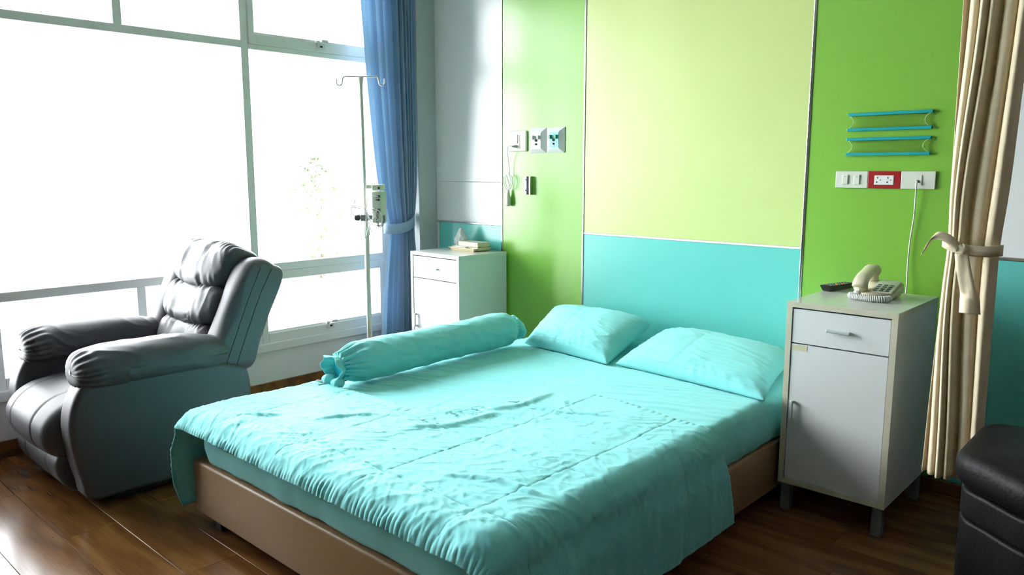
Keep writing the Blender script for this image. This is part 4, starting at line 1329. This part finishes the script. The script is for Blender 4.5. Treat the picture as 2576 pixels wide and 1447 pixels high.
# ================================================================== THINGS ON THE RIGHT CABINET
ZT = 0.876
rm = thing('remote_control', (2.812, -0.185, ZT), 'black remote control with coloured buttons beside the telephone', 'remote', rz=math.radians(-10))
bm = bmesh.new()
add_box(bm, -0.026, 0.026, -0.105, 0.105, 0.0, 0.022, 0.0)
for v in bm.verts:
    if v.co.z > 0.01:
        v.co.z += 0.004 if v.co.y < 0 else 0.0
    else:
        v.co.x *= 0.72; v.co.y *= 0.86
bmesh.ops.bevel(bm, geom=bm.edges[:], offset=0.003, segments=2, affect='EDGES')
bm_obj('body', bm, M['black_plastic'], rm)
bi = 0
cols = ['led_red', 'black_plastic', 'btn_green', 'black_plastic', 'btn_yellow', 'btn_cyan', 'led_red', 'black_plastic']
for j in range(8):
    for i in range(3):
        m = 'cable_dark'
        if (j, i) == (1, 0): m = 'led_red'
        if j == 3: m = ('btn_cyan', 'btn_yellow', 'btn_green')[i]
        if (j, i) in ((2, 2), (4, 2)): m = 'led_red'
        if (j, i) == (6, 1): m = 'btn_green'
        zz = 0.0265 - 0.004 * ((-0.08 + j * 0.022) + 0.105) / 0.21
        box('button', -0.017 + i * 0.017 - 0.005, -0.017 + i * 0.017 + 0.005, -0.08 + j * 0.022 - 0.004, -0.08 + j * 0.022 + 0.004, zz - 0.002, zz + 0.002, M[m], rm, bev=0.001, seg=1)

ph = thing('telephone', (3.008, -0.285, ZT), 'cream push button telephone with coiled cord on the right cabinet', 'telephone', rz=math.radians(3))
bm = bmesh.new()
w, d0, d1 = 0.078, -0.095, 0.100
pts = [(-w, d0, 0.004), (w, d0, 0.004), (w, d1, 0.004), (-w, d1, 0.004), (-w, d0, 0.026), (w, d0, 0.026), (w, d1, 0.062), (-w, d1, 0.062)]
v = [bm.verts.new(p) for p in pts]
for f in ((3, 2, 1, 0), (4, 5, 6, 7), (0, 1, 5, 4), (1, 2, 6, 5), (2, 3, 7, 6), (3, 0, 4, 7)):
    bm.faces.new([v[i] for i in f])
bmesh.ops.bevel(bm, geom=bm.edges[:], offset=0.010, segments=4, affect='EDGES')
bm_obj('base', bm, M['cream_plastic'], ph, True)
slope = math.atan2(0.036, 0.195)
def on_top(y): return 0.026 + (y - d0) * 0.036 / 0.195
box('keypad_panel', -0.012, 0.070, -0.078, 0.088, -0.001, 0.0015, M['ivory_plastic'], ph, bev=0.001, seg=1, loc=(0, 0, 0.0445), rot=(slope, 0, 0))
for r in range(4):
    for c in range(3):
        y_ = -0.055 + r * 0.024
        x_ = 0.004 + c * 0.023
        box('key', -0.0075, 0.0075, -0.0065, 0.0065, -0.002, 0.003, M['key_blue'], ph, bev=0.001, seg=1, loc=(x_, y_, on_top(y_) + 0.001), rot=(slope, 0, 0))
y_ = 0.062
box('memory_card', -0.006, 0.030, -0.012, 0.012, -0.002, 0.0022, M['key_blue'], ph, loc=(0.004, y_, on_top(y_)), rot=(slope, 0, 0))
# handset : arched bar with two cups lying on the left side
cpts = catmull([(-0.046, -0.092, 0.046), (-0.046, -0.078, 0.068), (-0.046, -0.045, 0.084), (-0.046, 0.0, 0.094), (-0.046, 0.048, 0.103), (-0.046, 0.085, 0.103), (-0.046, 0.104, 0.090)], 8)
V, F = [], []
nseg = 20
T = np.gradient(cpts, axis=0); T /= np.linalg.norm(T, axis=1)[:, None]
k = len(cpts)
for i, p in enumerate(cpts):
    s = i / (k - 1)
    wd = 0.030 - 0.004 * math.sin(math.pi * s)
    hh = 0.026 - 0.009 * math.sin(math.pi * s)
    endf = min(1, (s / 0.06 + 0.45)) * min(1, ((1 - s) / 0.06 + 0.45))
    up_ = np.cross(np.array([1.0, 0, 0]), T[i])
    for q in range(nseg):
        t = 2 * math.pi * q / nseg
        V.append(p + np.array([1.0, 0, 0]) * wd * endf * spow(math.cos(t), 0.7) + up_ * hh * endf * spow(math.sin(t), 0.7))
for i in range(k - 1):
    for q in range(nseg):
        F.append((i * nseg + q, i * nseg + (q + 1) % nseg, (i + 1) * nseg + (q + 1) % nseg, (i + 1) * nseg + q))
F.append(tuple(range(nseg))[::-1]); F.append(tuple(range((k - 1) * nseg, k * nseg)))
hs = mesh_obj('handset', V, F, M['cream_plastic'], ph, True)
for yy_, zz_ in ((-0.068, 0.046), (0.080, 0.074)):
    lathe('ear_cup', [(0, -0.022), (0.022, -0.020), (0.027, -0.008), (0.026, 0.012), (0.018, 0.02), (0, 0.022)], M['cream_plastic'], hs, 20, loc=(-0.047, yy_, zz_))
cp = catmull([(-0.047, -0.105, 0.030), (-0.055, -0.118, 0.014), (-0.074, -0.108, 0.016), (-0.058, -0.128, 0.014), (-0.02, -0.142, 0.014), (0.02, -0.144, 0.014), (0.055, -0.136, 0.014), (0.076, -0.112, 0.014)], 10)
tube('coiled_cord', helix(cp, 0.0105, 30, 12), 0.0034, M['white_plastic'], ph, 6, label='white coiled handset cord')
tube('cord_lead', catmull([(-0.045, -0.100, 0.040), (-0.043, -0.112, 0.030), (-0.046, -0.118, 0.016)], 6), 0.0035, M['white_plastic'], ph, 6)

# ================================================================== THINGS ON THE LEFT CABINET
tr = thing('tray', (0.445, -0.118, ZT), 'shallow cream plastic tray on the corner cabinet', 'tray', rz=math.radians(-3))
def tray_mesh(w, d, h, fl):
    bm = bmesh.new()
    def ring(a, b_, z): return [bm.verts.new(p) for p in ((-a, -b_, z), (a, -b_, z), (a, b_, z), (-a, b_, z))]
    r = [ring(w * 0.90, d * 0.86, 0.003), ring(w, d, h), ring(w + fl, d + fl, h), ring(w + fl, d + fl, h - 0.003), ring(w + 0.002, d + 0.002, h - 0.004), ring(w * 0.91, d * 0.87, 0.0)]
    bm.faces.new(r[0])
    for p, q in zip(r, r[1:]):
        for k in range(4):
            bm.faces.new((p[k], p[(k + 1) % 4], q[(k + 1) % 4], q[k]))
    bm.faces.new(r[-1][::-1])
    return bm
bm_obj('dish', tray_mesh(0.118, 0.074, 0.020, 0.006), M['tray'], tr)
bx = thing('case', (0.475, -0.112, ZT + 0.0045), 'flat cream hinged case lying on the tray', 'case', rz=math.radians(-3))
box('lower_half', -0.095, 0.095, -0.052, 0.052, 0.0, 0.021, M['box_green'], bx, bev=0.003)
box('lid', -0.095, 0.095, -0.052, 0.052, 0.0225, 0.052, M['box_green'], bx, bev=0.003)
pe = thing('paper_slips', (0.40, -0.170, ZT + 0.020), 'white folded paper slips along the front edge of the tray', 'paper', rz=math.radians(-6))
bm = bmesh.new()
add_box(bm, -0.075, 0.075, -0.010, 0.010, 0.0, 0.004, 0.001, 1)
bm_obj('slip', bm, M['paper'], pe)
bm = bmesh.new()
add_box(bm, -0.06, 0.085, -0.006, 0.006, 0.0045, 0.008, 0.001, 1)
bm_obj('slip', bm, M['paper'], pe)
# crumpled plastic bag
def plastic_bag():
    nu, nv = 70, 44
    S, TH, PH = superq(nu, nv, 0.75, 0.9)
    P = S * np.array([0.042, 0.036, 0.053])
    r = 0.008 * ridge(TH * 0.16, P[..., 2], 14, 20, 3, 2.4) + 0.006 * noise3(P * 70)
    top = sstep(0.0, 0.055, P[..., 2])
    P[..., :2] *= (1 + r / 0.04 - 0.42 * top)[..., None]
    P[..., 2] += 0.026 * sstep(0.025, 0.055, P[..., 2]) * (0.2 + np.abs(np.sin(TH * 2.0 + 1)) ** 2)
    P[..., 2] = np.maximum(P[..., 2], -0.050)
    P += np.array([0.333, -0.088, ZT + 0.004 + 0.050])
    o = closed_grid_obj('plastic_bag', P, M['bag'], None)
    for p in o.data.polygons: p.use_smooth = False
    o['label'] = 'crumpled white plastic bag standing behind the case on the tray'; o['category'] = 'bag'
plastic_bag()

# ================================================================== TREE OUTSIDE
def tree(x, y, label):
    t = thing('tree', (x, y, -6.0), label, 'tree')
    tube('trunk', [(0, 0, 0), (0.1, 0.05, 2.5), (0.0, 0.1, 5.0), (0.15, 0.0, 7.0)], [0.22, 0.17, 0.12, 0.05], M['bark'], t, 10)
    V, F = [], []
    rs = np.random.RandomState(5)
    for i in range(2600):
        a = rs.rand() * 2 * math.pi; h = rs.rand()
        rad = 1.5 * math.sqrt(rs.rand()) * math.sin(math.pi * (0.12 + 0.86 * h)) ** 0.8
        c = np.array([rad * math.cos(a), rad * math.sin(a), 3.6 + 4.2 * h])
        n_ = rs.normal(size=3); n_ /= np.linalg.norm(n_)
        u_ = np.cross(n_, rs.normal(size=3)); u_ /= np.linalg.norm(u_); w_ = np.cross(n_, u_)
        l, b_ = 0.16, 0.07
        o = len(V)
        V += [c - u_ * l, c + w_ * b_ + n_ * 0.02, c + u_ * l, c - w_ * b_ + n_ * 0.02]
        F += [(o, o + 1, o + 2), (o, o + 2, o + 3)]
    mesh_obj('foliage', V, F, M['leaf'], t, False, kind='stuff')
tree(-18.53, 11.22, 'sunlit leafy tree seen faintly outside the window')
